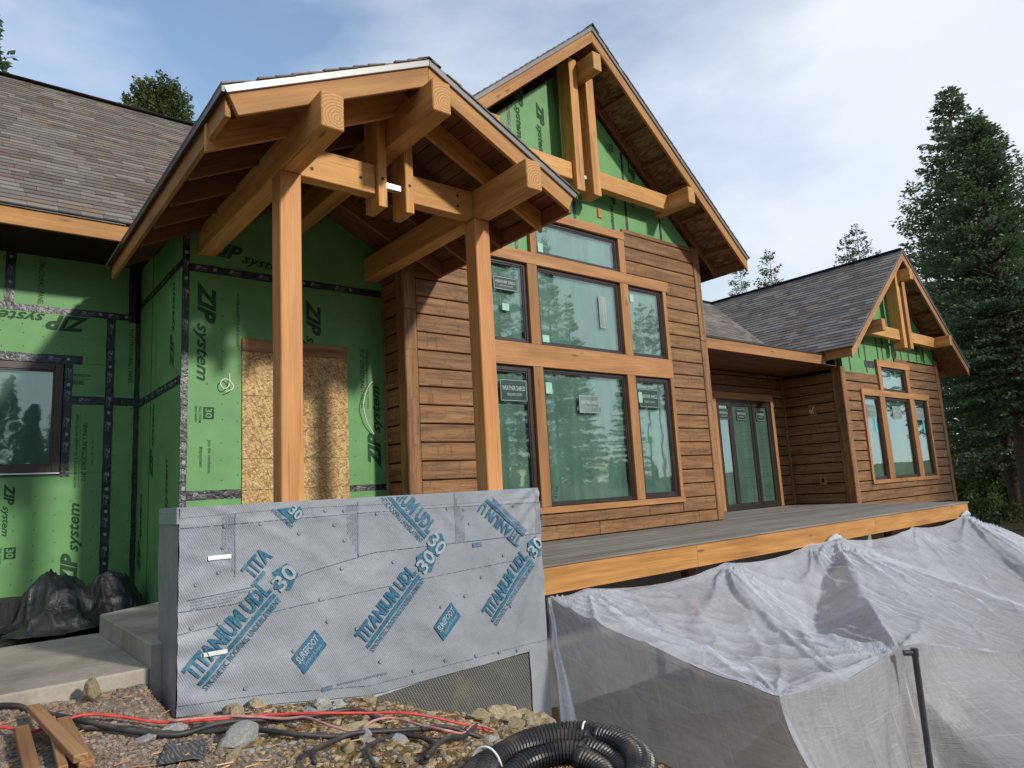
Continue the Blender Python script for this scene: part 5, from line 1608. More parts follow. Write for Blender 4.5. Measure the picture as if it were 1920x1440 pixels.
def tarp():
    root = empty('plastic_sheeting', 'translucent white plastic sheeting hung from the deck edge over short poles', 'sheeting')
    def grid(name, fn, nu, nv, mat, uvs):
        vs, uvl, fs = [], [], []
        for j in range(nv + 1):
            for i in range(nu + 1):
                p, uvc = fn(i / nu, j / nv)
                vs.append(p); uvl.append(uvc)
        for j in range(nv):
            for i in range(nu):
                fs.append((j * (nu + 1) + i, j * (nu + 1) + i + 1, (j + 1) * (nu + 1) + i + 1, (j + 1) * (nu + 1) + i))
        me = mesh_from(name, vs, fs, [mat], smooth=True)
        ul = me.uv_layers.new(name='uv')
        li = np.empty(len(me.loops), dtype=np.int32); me.loops.foreach_get('vertex_index', li)
        ul.data.foreach_set('uv', np.array(uvl, dtype=np.float32)[li].ravel())
        return ob(name, me, root)
    def topfn(s, v):
        s = s ** 1.25
        T = Vector((4.40 + 13.4 * s, 5.045, 0)); T.z = t_top(T.x)
        if T.x > 15.02: T.y += 0.25 * (T.x - 15.02)
        R_ = rim(s)
        p = T.lerp(R_, v)
        sag = 0.10 + 0.10 * min(1, s * 3)
        p.z -= sag * math.sin(PI * v) * (0.4 if s < 0.03 else 1.0)
        # taut ridges
        for a, b, k in ((A0, P1, 0.55), (P1, P2, 0.8), (KNOT, P2, 0.42), (Vector((7.23, 5.045, -0.99)), Vector((5.6, 2.9, -1.62)), 0.75), (Vector((15.02, 5.045, -0.935)), Vector((12.5, 2.7, -2.15)), 0.5)):
            z = seg_tent(p, a, b, k)
            if z > p.z and v > 0.0:
                p.z += (z - p.z) * min(1, v * 6)
        # long taut folds fanning out from the fixings and pole heads
        for ax, az, k_, am, ln in FANS:
            ay = 5.045 if az > 0 else 2.90
            dx, dy = p.x - ax, p.y - ay
            r = math.hypot(dx, dy)
            th = math.atan2(dy, dx) + 0.10 * noise.noise((r * 1.3, ax, 3.0))
            sh = (1 - abs(math.sin(k_ * th + ax * 3))) ** 2.2
            p.z += am * (sh - 0.3) * math.exp(-r / ln) * min(1, r / 0.12) * (1 if 0.015 < v < 0.999 else 0)
        # parallel pulls beside the tight left edge
        e = (p.x - 4.40) - 0.26 * v
        if e < 1.6:
            sh = (1 - abs(math.sin(e * 7.5 + 0.5 * math.sin(v * 3)))) ** 2.5
            p.z += 0.035 * (sh - 0.25) * math.sin(PI * v) * math.exp(-e / 0.9)
        n1 = noise.noise((p.x * 0.9, p.y * 1.0, 2.0)) + 0.3 * noise.noise((p.x * 2.6 + p.y * 1.5, p.y * 1.6, 5.0))
        q1 = noise.noise((p.x * 1.7 - p.y * 1.3 + 0.4 * n1, p.y * 0.4, 11.0))
        q2 = noise.noise((p.x * 2.4 + p.y * 2.0, p.y * 0.6 - p.x * 0.3, 13.0))
        n1 += 0.8 * (1 - min(1.0, abs(q1) * 6)) ** 2 + 0.5 * (1 - min(1.0, abs(q2) * 6)) ** 2
        p.z += 0.036 * n1 * math.sin(PI * min(1, max(0, v))) ** 0.5
        p.y -= 0.03 * (1 - v) * (1 + noise.noise((p.x * 4, 0, 3)))
        return p, (T.x * 1.0 + v * 0.4, v * 2.3)
    o = grid('top_sheet', topfn, 460, 110, M['tarp_sheet'], None)
    def frontfn(s, v):
        R_ = Vector(topfn(s, 1.0)[0])
        bot = gz(R_.x, R_.y - 0.3) - 0.05 + 0.16 * min(1.0, max(0.0, (R_.x - 6.7) / 0.8))
        far_ = min(1.0, max(0.0, (R_.x - 6.7) / 0.8))
        near_ = math.exp(-((R_.x - 6.6) / 0.5) ** 2)
        out = (0.10 + 0.35 * v) * (1 - 0.9 * near_) + 2.3 * far_ * v * (1 - near_)
        fold = 0.06 * (1 - abs(math.sin(R_.x * 4.0 + 1.5 * noise.noise((R_.x * 2, v, 1))))) ** 2
        # folds fall away from the pole heads
        for P, am in ((P1, 0.30), (P2, 0.05)):
            d = R_.x - P.x
            fold += am * math.exp(-abs(d) / 0.30) * v + 0.05 * math.sin(14 * math.atan2(d, 0.15 + v)) * math.exp(-abs(d) / 0.7) * min(1.0, v * 3)
        p = Vector((R_.x + 0.06 * v * math.sin(R_.x * 5), R_.y - out * v * 0.6 - fold * v ** 0.6, R_.z + (bot - R_.z) * v))
        p.z += 0.02 * noise.noise((p.x * 6, v * 5, 2)) * (1 if v > 0 else 0)
        return p, (R_.x, 2.3 + v * 1.3)
    grid('front_curtain', frontfn, 460, 30, M['tarp_curtain'], None)
    def sidefn(u, v):
        T = Vector(topfn(0.0, u)[0])
        bx = T.x - 0.02 + 0.10 * v * (1 - u) + 0.35 * u * v
        by = T.y - 0.25 * v * u - 0.02
        bot = gz(T.x, T.y) - 0.30
        fold = 0.030 * ((1 - abs(math.sin(u * 9 + 2 * noise.noise((u * 3, v, 1))))) ** 2)
        # creases run from the deck corner and from the pole head down to the ground
        fold += 0.085 * ((1 - abs(math.sin(9 * math.atan2(v, u + 0.05)))) ** 2 - 0.3) * math.exp(-math.hypot(u, v) / 0.8)
        fold += 0.085 * ((1 - abs(math.sin(9 * math.atan2(v, 1.05 - u)))) ** 2 - 0.3) * math.exp(-math.hypot(1 - u, v) / 0.7)
        p = Vector((bx - fold * (v ** 0.5) * 0.9, by, T.z + (bot - T.z) * v))
        return p, (u * 2.2 + 20, v * 1.3)
    grid('side_curtain', sidefn, 170, 60, M['tarp_curtain'], None)
    def hemfn(u, v):
        p, _ = sidefn(0.0, v)
        return Vector((p.x - 0.015 + 0.16 * u * (0.15 + 0.85 * v), p.y - 0.035 - 0.10 * u * v - 0.012 * math.sin(u * 9 + v * 4), p.z)), (u * 0.2 + 30, v)
    grid('folded_hem', hemfn, 10, 40, M['tarp_hem'], None)
    # gathered ends tied at the deck edge
    for ax, az in ((9.92, -0.960), (15.02, -0.950)):
        pts, rad = [], []
        for k in range(9):
            t = k / 8
            pts.append((ax - 0.22 + 0.44 * t, 5.02 - 0.02 * math.sin(PI * t), az + 0.05 * math.sin(PI * t) - 0.01))
            rad.append(0.015 + 0.030 * math.sin(PI * t) * (1 + 0.3 * math.sin(k * 2.1)))
        vs, fs = tube_geo(pts, rad, 9)
        me = mesh_from('gathered_knot', vs, fs, [M['tarp_hem']], smooth=True)
        me.uv_layers.new(name='uv')
        ob('gathered_knot', me, root)
tarp()
def pole(x, y, ztop, r, mat, label, cap):
    g = gz(x, y) - 0.1
    vs, fs = tube_geo([(x, y, g), (x, y, ztop)], r, 14)
    p = empty('tent_pole', label, 'pole')
    ob('shaft', mesh_from('shaft', vs, fs, [M[mat]], smooth=False), p)
    if cap:
        vs, fs = tube_geo([(x, y, ztop - 0.06), (x, y, ztop + 0.005)], r * 1.18, 14)
        ob('elbow', mesh_from('elbow', vs, fs, [M[mat]]), p)
        vs, fs = tube_geo([(x - 0.07, y + 0.06, ztop - 0.03), (x + 0.0, y, ztop - 0.03)], r * 0.95, 14)
        ob('side_branch', mesh_from('side_branch', vs, fs, [M[mat]]), p)
pole(6.56, 2.74, -1.545, 0.026, 'pole_grey', 'black plastic pipe pole with an elbow, standing against the white sheeting', True)

# ------------------------------------------------------------------ stones, gravel
def rock_mesh(seed, sub=3, rough=0.35, flat_=0.7):
    bm = bmesh.new()
    bmesh.ops.create_icosphere(bm, subdivisions=sub, radius=1.0)
    for v in bm.verts:
        c = v.co.normalized()
        # facets: clamp against a few random planes
        d = 1.0 + rough * noise.noise(c * 1.7 + Vector((seed * 7.1, 0, 0))) + 0.12 * noise.noise(c * 5 + Vector((0, seed * 3.3, 0)))
        v.co = c * d
    r = random.Random(seed)
    for _ in range(9):
        n = Vector((r.uniform(-1, 1), r.uniform(-1, 1), r.uniform(-1, 1))).normalized()
        h = r.uniform(0.62, 0.9)
        for v in bm.verts:
            t = v.co.dot(n)
            if t > h: v.co -= n * (t - h) * 0.92
    for v in bm.verts:
        v.co.z *= flat_
        v.co += Vector((noise.noise(v.co * 9), noise.noise(v.co * 9 + Vector((5, 0, 0))), noise.noise(v.co * 9 + Vector((0, 5, 0))))) * 0.035
    me = bpy.data.meshes.new('rock')
    bm.to_mesh(me); bm.free()
    return me
ROCKS = {}
def rock(x, y, sx, sy, sz, mat, label, group=None, seed=0, rz=0.0, sink=0.25, sub=3):
    key = (seed, mat, sub)
    if key not in ROCKS:
        me = rock_mesh(seed, sub)
        me.materials.append(M[mat])
        ROCKS[key] = me
    o = ob('stone', ROCKS[key])
    o.location = (x, y, gzn(x, y) + sz * (1 - 2 * sink) * 0.7)
    o.scale = (sx, sy, sz)
    o.rotation_euler = (random.uniform(-.25, .25), random.uniform(-.25, .25), rz)
    tag(o, label, 'stone', group)
rock(1.32, 4.20, 0.125, 0.095, 0.105, 'stone_grey', 'large pale grey stone just in front of the black cables', seed=1, rz=0.4)
rock(2.04, 4.70, 0.105, 0.07, 0.085, 'stone_grey', 'white crumbly stone at the foot of the wrapped wall', seed=2, rz=1.0)
rock(2.20, 4.76, 0.05, 0.045, 0.05, 'stone_grey', 'small white stone touching the white crumbly one at the wall foot', seed=3)
rock(1.30, 4.70, 0.07, 0.06, 0.075, 'stone_tan', 'yellowish stone nearest the left corner of the wrapped wall', seed=4, rz=0.3)
rock(1.50, 4.80, 0.12, 0.075, 0.085, 'stone_tan', 'broad tan stone leaning on the wrapped wall near its left corner', seed=5, rz=1.4)
rock(1.66, 4.87, 0.065, 0.05, 0.06, 'stone_tan', 'rounded tan stone at the wall, right of the broad tan one', seed=6, rz=2.0)
rock(0.76, 5.12, 0.05, 0.06, 0.12, 'stone_tan', 'upright yellow stone standing in the gravel left of the wrapped wall', seed=7, rz=0.6, sink=0.12)
rock(2.47, 4.84, 0.055, 0.05, 0.05, 'stone_tan', 'small tan stone where the dark drainage mat begins', seed=8)
rock(1.97, 3.92, 0.04, 0.04, 0.075, 'stone_grey', 'pointed grey stone standing between two black cable loops', seed=9, rz=0.5, sink=0.1)
rock(2.02, 4.16, 0.17, 0.07, 0.06, 'stone_tan', 'long flat tan stone under the bend of the black cable', seed=10, rz=-0.5)
rock(1.10, 4.63, 0.08, 0.06, 0.045, 'stone_grey', 'flat grey stone beside the left corner of the wrapped wall', seed=11)
rock(0.93, 4.52, 0.06, 0.05, 0.035, 'stone_grey', 'flat grey stone half under the red hose', seed=12)
HEAP_WORDS = ('leftmost back', 'second back', 'middle back', 'fourth back', 'rightmost back', 'leftmost front', 'middle front', 'rightmost front')
for k, (x, y, s) in enumerate(((3.36, 4.72, 0.10), (3.52, 4.78, 0.13), (3.70, 4.82, 0.15), (3.86, 4.80, 0.14), (4.0, 4.74, 0.12), (3.62, 4.62, 0.10), (3.80, 4.66, 0.12), (3.95, 4.60, 0.10))):
    rock(x, y, s, s * 0.8, s * 0.8, 'stone_tan', HEAP_WORDS[k] + ' yellow-tan rock in the heap at the right foot of the wrapped wall', 'yellow-tan rocks heaped by the wall', seed=13 + k % 4, rz=k * 1.3)
def scatter():
    r = random.Random(11)
    for k in range(70):
        x, y = r.uniform(1.2, 3.1), r.uniform(3.3, 4.85)
        if y < 4.9 - (x - 1.2) * 0.9 - 0.95 or (x - 2.36) ** 2 + (y - 2.66) ** 2 < 0.36: continue
        s = r.uniform(0.022, 0.055)
        rock(x, y, s, s * r.uniform(.6, 1), s * r.uniform(.5, .9), r.choice(('stone_tan', 'stone_tan', 'stone_grey')), 'fist-sized pale broken stone lying loose in the brown dirt', 'loose broken stones in the dirt', seed=20 + k % 6, rz=r.uniform(0, 6), sub=2)
    # gravel and grit
    base = []
    for sd_ in range(5):
        bm = bmesh.new(); bmesh.ops.create_icosphere(bm, subdivisions=1, radius=1)
        q = random.Random(sd_)
        vs = [v.co * q.uniform(0.7, 1.15) for v in bm.verts]
        fs = [tuple(v.index for v in f.verts) for f in bm.faces]
        bm.free()
        base.append((np.array([v[:] for v in vs]), np.array(fs)))
    def cloud(name, n, region, smin, smax, mats, label):
        V, F, I = [], [], []
        off = 0
        for k in range(n):
            x, y = region(r)
            if x is None: continue
            s = smin + (smax - smin) * r.random() ** 2.6
            vs, fs = base[r.randrange(5)]
            a = r.uniform(0, 6.3)
            ca, sa = math.cos(a), math.sin(a)
            sc = np.array((s, s * r.uniform(.6, 1), s * r.uniform(.45, .8)))
            p = vs * sc
            p = np.stack((p[:, 0] * ca - p[:, 1] * sa, p[:, 0] * sa + p[:, 1] * ca, p[:, 2]), 1) + np.array((x, y, gzn(x, y) + s * 0.04))
            V.append(p); F.append(fs + off); I += [r.randrange(len(mats))] * len(fs)
            off += len(vs)
        me = mesh_from(name, np.concatenate(V).tolist(), [tuple(f) for f in np.concatenate(F).tolist()], [M[m] for m in mats], I)
        o = ob(name, me)
        tag(o, label, name, kind='stuff')
    def left(r):
        x, y = r.uniform(-0.1, 1.9), r.uniform(3.7, 5.35)
        if x > 1.17 and y > 4.93: return None, None
        if x > 1.2 and r.random() < (x - 1.2) / 0.6: return None, None
        return x, y
    def right(r):
        x, y = r.uniform(1.1, 4.3), r.uniform(2.9, 4.93)
        if x < 1.5 and r.random() > (x - 1.1) / 0.4: return None, None
        return x, y
    cloud('gravel', 10000, left, 0.005, 0.022, ('pebble_pink', 'pebble_pink', 'pebble_grey', 'pebble_tan'), 'pinkish crushed gravel left of the wrapped wall')
    cloud('rubble', 8000, right, 0.004, 0.030, ('pebble_tan', 'pebble_tan', 'stone_tan', 'pebble_grey'), 'brown dirt crumbs and stone chips in front of the wrapped wall')
scatter()
def litter():
    r = random.Random(77)
    mb = MB()
    for _ in range(420):
        x, y = r.uniform(0.0, 3.2), r.uniform(3.3, 5.2)
        if (x > 1.15 and y > 4.9) or y < 4.9 - max(0, x - 1.2) * 0.9 - 1.2: continue
        L, a, w = r.uniform(0.02, 0.09), r.uniform(0, PI), r.uniform(0.0012, 0.003)
        c = Vector((x, y, gzn(x, y) + r.uniform(0.008, 0.022)))
        d = Vector((math.cos(a), math.sin(a), r.uniform(-0.15, 0.15))) * L / 2
        q = Vector((-math.sin(a), math.cos(a), 0)) * w
        mb.add([c - d - q, c + d - q, c + d + q, c - d + q, c - d + ZA * w * 2, c + d + ZA * w * 2], [(0, 1, 5, 4), (3, 4, 5, 2), (0, 4, 3), (1, 2, 5)], r.randrange(2))
    o = ob('straw_litter', mesh_from('straw_litter', mb.v, mb.f, [M['raw_lumber'], M['scrap_wood']], mb.i))
    tag(o, 'dry straw and splinters strewn over the dirt', 'litter', kind='stuff')
litter()

# ------------------------------------------------------------------ cables, hose, drain pipe, offcuts, bags
def cable(name, xy, r, mat, label, cat, lift=0.0, lifts=None):
    pts = []
    for k, (x, y) in enumerate(xy):
        pts.append((x, y, gz(x, y) + r + 0.012 + lift + (lifts[k] if lifts else 0.012 * math.sin(k * 2.3))))
    path = smooth_path(pts, 8)
    path = [Vector((p.x + 0.006 * noise.noise((k * .3, 1, 0)), p.y, max(p.z, gzn(p.x, p.y) + r * 0.8))) for k, p in enumerate(path)]
    vs, fs = tube_geo(path, r, 10)
    o = ob(name, mesh_from(name, vs, fs, [M[mat]], smooth=True))
    tag(o, label, cat)
cable('cable', [(-0.3, 5.75), (0.32, 5.27), (0.46, 5.11), (0.66, 4.84), (0.86, 4.60), (1.08, 4.47), (1.35, 4.50), (1.65, 4.45), (1.93, 4.46), (2.14, 4.44), (2.22, 4.30), (2.17, 4.12)], 0.0165, 'cable_black', 'thick black cable arching over the dirt along the wrapped wall', 'cable', lift=0.01)
cable('cable', [(0.66, 4.78), (0.88, 4.66), (1.10, 4.54), (1.43, 4.35), (1.64, 4.10), (1.86, 4.02), (2.05, 3.98), (2.21, 3.88), (2.27, 3.74), (2.20, 3.54), (2.01, 3.37)], 0.0145, 'cable_black', 'black cable running nearest below the arched one and curling back at its right end', 'cable')
cable('cable', [(1.50, 3.55), (1.56, 3.70), (1.73, 3.86), (1.88, 3.91), (2.07, 3.90), (2.32, 3.90), (2.54, 3.93), (2.74, 3.86)], 0.0145, 'cable_black', 'black cable bending from the bottom of the dirt towards the corrugated pipe', 'cable', lift=0.02)
cable('cable', [(1.76, 3.40), (1.84, 3.64), (1.97, 3.81), (2.12, 3.86)], 0.014, 'cable_black', 'short black cable end behind the pointed grey stone', 'cable')
cable('cable', [(2.02, 3.34), (2.28, 3.56), (2.57, 3.79), (2.95, 4.19)], 0.0145, 'cable_black', 'straight black cable slanting up to the right beside the corrugated pipe', 'cable', lift=0.03)
cable('hose', [(0.0, 5.05), (0.30, 4.86), (0.43, 4.78), (0.67, 4.86), (0.85, 4.81), (1.05, 4.70), (1.30, 4.53), (1.49, 4.54), (1.66, 4.50), (1.88, 4.36), (2.22, 4.33), (2.46, 4.20), (2.78, 4.12), (3.02, 4.16)], 0.0085, 'red_hose', 'thin bright red hose lying along the black cables', 'hose', lift=0.035)
cable('hose', [(1.10, 4.63), (1.40, 4.52), (1.66, 4.38), (1.76, 4.28), (1.82, 4.06), (1.92, 3.95), (2.09, 4.04), (2.26, 4.11), (2.33, 3.89), (2.40, 3.70), (2.60, 3.84), (2.90, 4.15), (3.0, 4.05)], 0.0075, 'pink_hose', 'thin dusty pink hose weaving over the black cables', 'hose', lift=0.045)

def drain_pipe():
    root = empty('corrugated_pipe', 'coil of black corrugated drain pipe tied with white straps', 'pipe')
    cx, cy = 2.36, 2.70
    loops = [(0.37, 0.0, 0.0), (0.36, 0.04, 0.4), (0.24, 0.0, 1.0), (0.36, 0.05, 0.8)]
    R_ = 0.062
    g = gz(cx, cy)
    pts = []
    n = 90
    prev = None
    for li, (rad, h, ph) in enumerate(loops):
        nxt = loops[min(li + 1, len(loops) - 1)]
        for k in range(n):
            t = k / n
            a = 2 * PI * t + 0.4
            rr = rad + (nxt[0] - rad) * t * t * (3 - 2 * t)
            hh = h + (nxt[1] - h) * t
            pts.append(Vector((cx + 0.04 * li - 0.06 + rr * 1.12 * math.cos(a), cy + rr * math.sin(a), g + R_ + 0.02 + hh + 0.05 * math.sin(a + ph))))
    # resample at the ring pitch and swell every other sample
    L = [0.0]
    for a, b in zip(pts[:-1], pts[1:]): L.append(L[-1] + (b - a).length)
    tot = L[-1]
    m = int(tot / 0.0055)
    xs = np.linspace(0, tot, m)
    P = np.array([p[:] for p in pts])
    path = np.stack([np.interp(xs, L, P[:, k]) for k in range(3)], 1)
    for _ in range(3):
        path[1:-1] = (path[:-2] + path[1:-1] * 2 + path[2:]) / 4
    prof = [1.0, 1.0, 0.90, 0.90]
    rad = [R_ * prof[i % 4] for i in range(m)]
    vs, fs = tube_geo([tuple(p) for p in path], rad, 20)
    ob('pipe_wall', mesh_from('pipe_wall', vs, fs, [M['pipe_black']]), root)
    # straps around the stacked loops
    for ang in (2.15, 0.55):
        rr = 0.37
        c = Vector((cx + 0.03 + rr * 1.12 * math.cos(ang), cy + rr * math.sin(ang), g + 0.12))
        d = Vector((math.cos(ang), math.sin(ang), 0))
        ring = [c + d * (0.085 * math.cos(q)) + ZA * (0.12 * math.sin(q)) for q in [2 * PI * k / 28 for k in range(29)]]
        vs, fs = tube_geo(ring, 0.006, 6, caps=False)
        ob('tie_strap', mesh_from('tie_strap', vs, fs, [M['white_plastic']], smooth=True), root)
drain_pipe()

def offcuts():
    labs = [((0.385, 4.80), (0.375, 4.05), 0.066, 0.034, 0.0, 'leftmost brown board offcut lying flat on the gravel'),
            ((0.45, 4.96), (0.56, 4.02), 0.062, 0.036, 0.040, 'topmost brown board offcut lying across the others'),
            ((0.525, 4.86), (0.49, 4.02), 0.04, 0.034, 0.0, 'narrow brown offcut beneath the topmost one'),
            ((0.575, 4.80), (0.585, 4.02), 0.066, 0.034, 0.010, 'rightmost wide brown board offcut on the gravel')]
    for a, b, w, h, up, lab in labs:
        za, zb = gz(*a) + h / 2 + 0.025 + up + 0.02, gz(*b) + h / 2 + 0.025 + up
        o = beam('board_offcut', (a[0], a[1], za), (b[0], b[1], zb), w, h, 'scrap_wood', None, bevel=0.004)
        tag(o, lab, 'board')
offcuts()
def mesh_scrap():
    n = 14
    vs, fs = [], []
    c = [Vector((1.02, 4.38, 0)), Vector((1.21, 4.33, 0)), Vector((1.08, 3.90, 0)), Vector((0.88, 3.98, 0))]
    for j in range(n + 1):
        for i in range(n + 1):
            p = c[0].lerp(c[1], i / n).lerp(c[3].lerp(c[2], i / n), j / n)
            vs.append((p.x, p.y, gzn(p.x, p.y) + 0.022 + 0.008 * noise.noise((p.x * 14, p.y * 14, 0))))
    for j in range(n):
        for i in range(n):
            fs.append((j * (n + 1) + i, j * (n + 1) + i + 1, (j + 1) * (n + 1) + i + 1, (j + 1) * (n + 1) + i))
    o = ob('mesh_scrap', mesh_from('mesh_scrap', vs, fs, [M['drain_mat']], smooth=True))
    tag(o, 'torn patch of grey plastic mesh on the gravel', 'mesh')
mesh_scrap()

def bag_material():
    k = N('bag_plastic')
    v = k.coords((1, 1, 1), rand=True)
    a = k.noise(v, 4, 6, 0.65)
    k.col(k.ramp(a, (0.3, (0.010, 0.010, 0.011)), (0.7, (0.030, 0.030, 0.032))))
    k.rough(k.ramp(a, (0.35, 0.36), (0.7, 0.62)))
    k.spec(0.6)
    k.bump(a, 0.8, 0.05)
    M['bag'] = k.m
bag_material()
def black_sheet():
    """heap of crumpled black plastic sheeting, draped over what lies under it"""
    nx, ny = 130, 120
    x0, x1, y0, y1 = 0.42, 1.86, 7.95, 9.80
    mounds = [(0.98, 9.05, 0.34, 0.40, 0.50), (1.50, 9.15, 0.30, 0.42, 0.44), (0.92, 8.45, 0.30, 0.26, 0.20), (1.30, 8.60, 0.26, 0.24, 0.17)]
    vs, fs = [], []
    for j in range(ny + 1):
        for i in range(nx + 1):
            x, y = x0 + (x1 - x0) * i / nx, y0 + (y1 - y0) * j / ny
            wx = x + 0.05 * noise.noise((x * 3, y * 3, 1)); wy = y + 0.05 * noise.noise((x * 3, y * 3, 7))
            h = max(hh * math.exp(-(((wx - mx) / rx) ** 2 + ((wy - my) / ry) ** 2) ** 1.4) for mx, my, rx, ry, hh in mounds)
            def crease(f, k, sd_):
                n = noise.noise((wx * f + 0.7 * noise.noise((wx * 2, wy * 2, sd_)), wy * f * 0.6, sd_))
                return (1 - min(1.0, abs(n) * k)) ** 2
            m = min(1.0, h / 0.12)
            h += m * (0.085 * (crease(2.6, 4, 3.0) - 0.3) + 0.045 * (crease(5.5, 4, 9.0) - 0.3) + 0.018 * (crease(11, 4, 15.0) - 0.3))
            e = min(i, nx - i, j, ny - j) / 6.0
            h = h * min(1.0, e) + 0.012
            vs.append((x, min(y, YL - 0.03), -1.13 + max(h, 0.0) + 0.01 * noise.noise((x * 9, y * 9, 4))))
    keep = lambda i, j: max(vs[j * (nx + 1) + i][2], vs[(j + 1) * (nx + 1) + i + 1][2]) > -1.105
    for j in range(ny):
        for i in range(nx):
            if keep(i, j):
                fs.append((j * (nx + 1) + i, j * (nx + 1) + i + 1, (j + 1) * (nx + 1) + i + 1, (j + 1) * (nx + 1) + i))
    me = mesh_from('black_plastic_heap', vs, fs, [M['bag']], smooth=True)
    tag(ob('black_plastic_heap', me), 'crumpled heap of black plastic sheeting in the corner of the green walls', 'plastic sheet')
black_sheet()
def bucket():
    pts = [(0.53, 9.15, -1.2), (0.53, 9.15, -0.82)]
    vs, fs = tube_geo(pts, [0.15, 0.19], 20)
    o = ob('black_pipe_stub', mesh_from('black_pipe_stub', vs, fs, [M['black_rubber']]))
    tag(o, 'dark pipe stub left of the black plastic heap', 'pipe')
bucket()

# ------------------------------------------------------------------ trees
def conifer_mesh(name, H, Rb, base, seed, whorls, per, density, leaf, droop=0.25, top_round=1.0, mat='needles', bark_='bark', trunk_r=None, gap=0.0):
    r = np.random.default_rng(seed)
    V, F = [], []
    tr = trunk_r or H * 0.014
    path = [(0.06 * math.sin(t * 5 + seed), 0.06 * math.cos(t * 4 + seed), H * t) for t in np.linspace(-0.03, 0.99, 14)]
    tv, tf = tube_geo(path, [max(tr * (1 - t) ** 0.8, 0.012) for t in np.linspace(0, 0.98, 14)], 9)
    TV, TF = [tuple(v) for v in tv], list(tf)
    quads = []
    for wv in range(whorls):
        f = (wv + r.uniform(0, 1)) / whorls
        z = base + (H - base) * f
        Rz = Rb * (1 - f) ** (0.85 / top_round) * (0.55 + 0.45 * min(1.0, f * 5 + 0.25)) + 0.06 * Rb * (1 - f)
        for b in range(per):
            if r.random() < gap: continue
            a = r.uniform(0, 2 * PI)
            L = Rz * r.uniform(0.62, 1.12)
            if L < 0.12: L = 0.12
            d = np.array((math.cos(a), math.sin(a), 0.0))
            side = np.array((-d[1], d[0], 0.0))
            z0 = z
            up = (0.55 * f) - droop * (1 - f)
            if r.random() < 0.6:
                e0 = d * L + np.array((0, 0, z0 + up * L))
                bv, bf = tube_geo([(0, 0, z0), tuple(d * L * 0.5 + np.array((0, 0, z0 + up * L * 0.35))), tuple(e0)], [max(0.010, tr * 0.16), max(0.007, tr * 0.1), 0.004], 4, caps=False)
                o = len(TV); TV += [tuple(v) for v in bv]; TF += [tuple(q + o for q in ff) for ff in bf]
            n = max(3, int(L * density))
            t = r.uniform(0.12, 1.0, n) ** 0.75
            spread = (0.30 * L * (1 - t * 0.55) + leaf * 0.4)
            lat = r.uniform(-1, 1, n) * spread
            hz = r.normal(0, 1, n) * leaf * 0.30 - np.abs(lat) * 0.15
            P = d[None] * (t * L)[:, None] + side[None] * lat[:, None]
            P[:, 2] += z0 + up * L * t ** 1.3 + hz
            # leaf sprays: elongated quads pointing outwards and sideways, tilted at random
            dirs = d[None] * r.uniform(0.3, 1.0, n)[:, None] + side[None] * (np.sign(lat) * r.uniform(0.1, 1.1, n))[:, None]
            dirs[:, 2] += r.uniform(-0.45, 0.35, n)
            dirs /= np.linalg.norm(dirs, axis=1)[:, None]
            rnd = r.normal(0, 1, (n, 3))
            wv_ = np.cross(dirs, rnd); wv_ /= np.linalg.norm(wv_, axis=1)[:, None]
            l = leaf * r.uniform(0.6, 1.35, n)[:, None]
            w = leaf * r.uniform(0.16, 0.34, n)[:, None]
            quads.append(np.stack((P, P + dirs * l * 0.5 + wv_ * w, P + dirs * l, P + dirs * l * 0.5 - wv_ * w), 1))
    Q = np.concatenate(quads).reshape(-1, 3)
    nq = len(Q) // 4
    me = bpy.data.meshes.new(name + '_crown')
    me.vertices.add(len(Q)); me.vertices.foreach_set('co', Q.ravel().astype(np.float32))
    me.loops.add(nq * 4); me.loops.foreach_set('vertex_index', np.arange(nq * 4, dtype=np.int32))
    me.polygons.add(nq)
    me.polygons.foreach_set('loop_start', np.arange(0, nq * 4, 4, dtype=np.int32))
    me.update(calc_edges=True)
    me.materials.append(M[mat])
    tm = mesh_from(name + '_trunk', TV, TF, [M[bark_]], smooth=True)
    return tm, me
def plant(name, meshes, x, y, label, cat='tree', group=None, scale=1.0, rz=0.0, z=None, sz=None):
    root = empty(name, label, cat, group)
    root.location = (x, y, (gz(x, y) if z is None else z) - 0.1)
    root.rotation_euler = (0, 0, rz)
    root.scale = (scale, scale, sz or scale)
    ob('trunk', meshes[0], root); ob('crown', meshes[1], root)
    return root
FIR_BIG = conifer_mesh('fir', 18.3, 4.0, 2.2, 3, 46, 14, 44, 0.19, droop=0.14, top_round=1.2, gap=0.15)
FIR_MID = conifer_mesh('fir', 15.0, 2.6, 2.0, 5, 46, 10, 26, 0.19, droop=0.25)
FIR_EDGE = conifer_mesh('fir', 19.0, 3.8, 5.0, 8, 46, 13, 40, 0.20, droop=0.20, top_round=1.4, gap=0.15, trunk_r=0.46)
PINE = conifer_mesh('pine', 16.0, 1.9, 7.0, 9, 30, 6, 34, 0.17, droop=-0.05, top_round=1.5, mat='needles_olive', bark_='bark_pale', gap=0.25, trunk_r=0.14)
ROUND = conifer_mesh('round', 17.5, 2.6, 6.0, 12, 44, 22, 60, 0.17, droop=-0.1, top_round=3.6, mat='needles_olive')
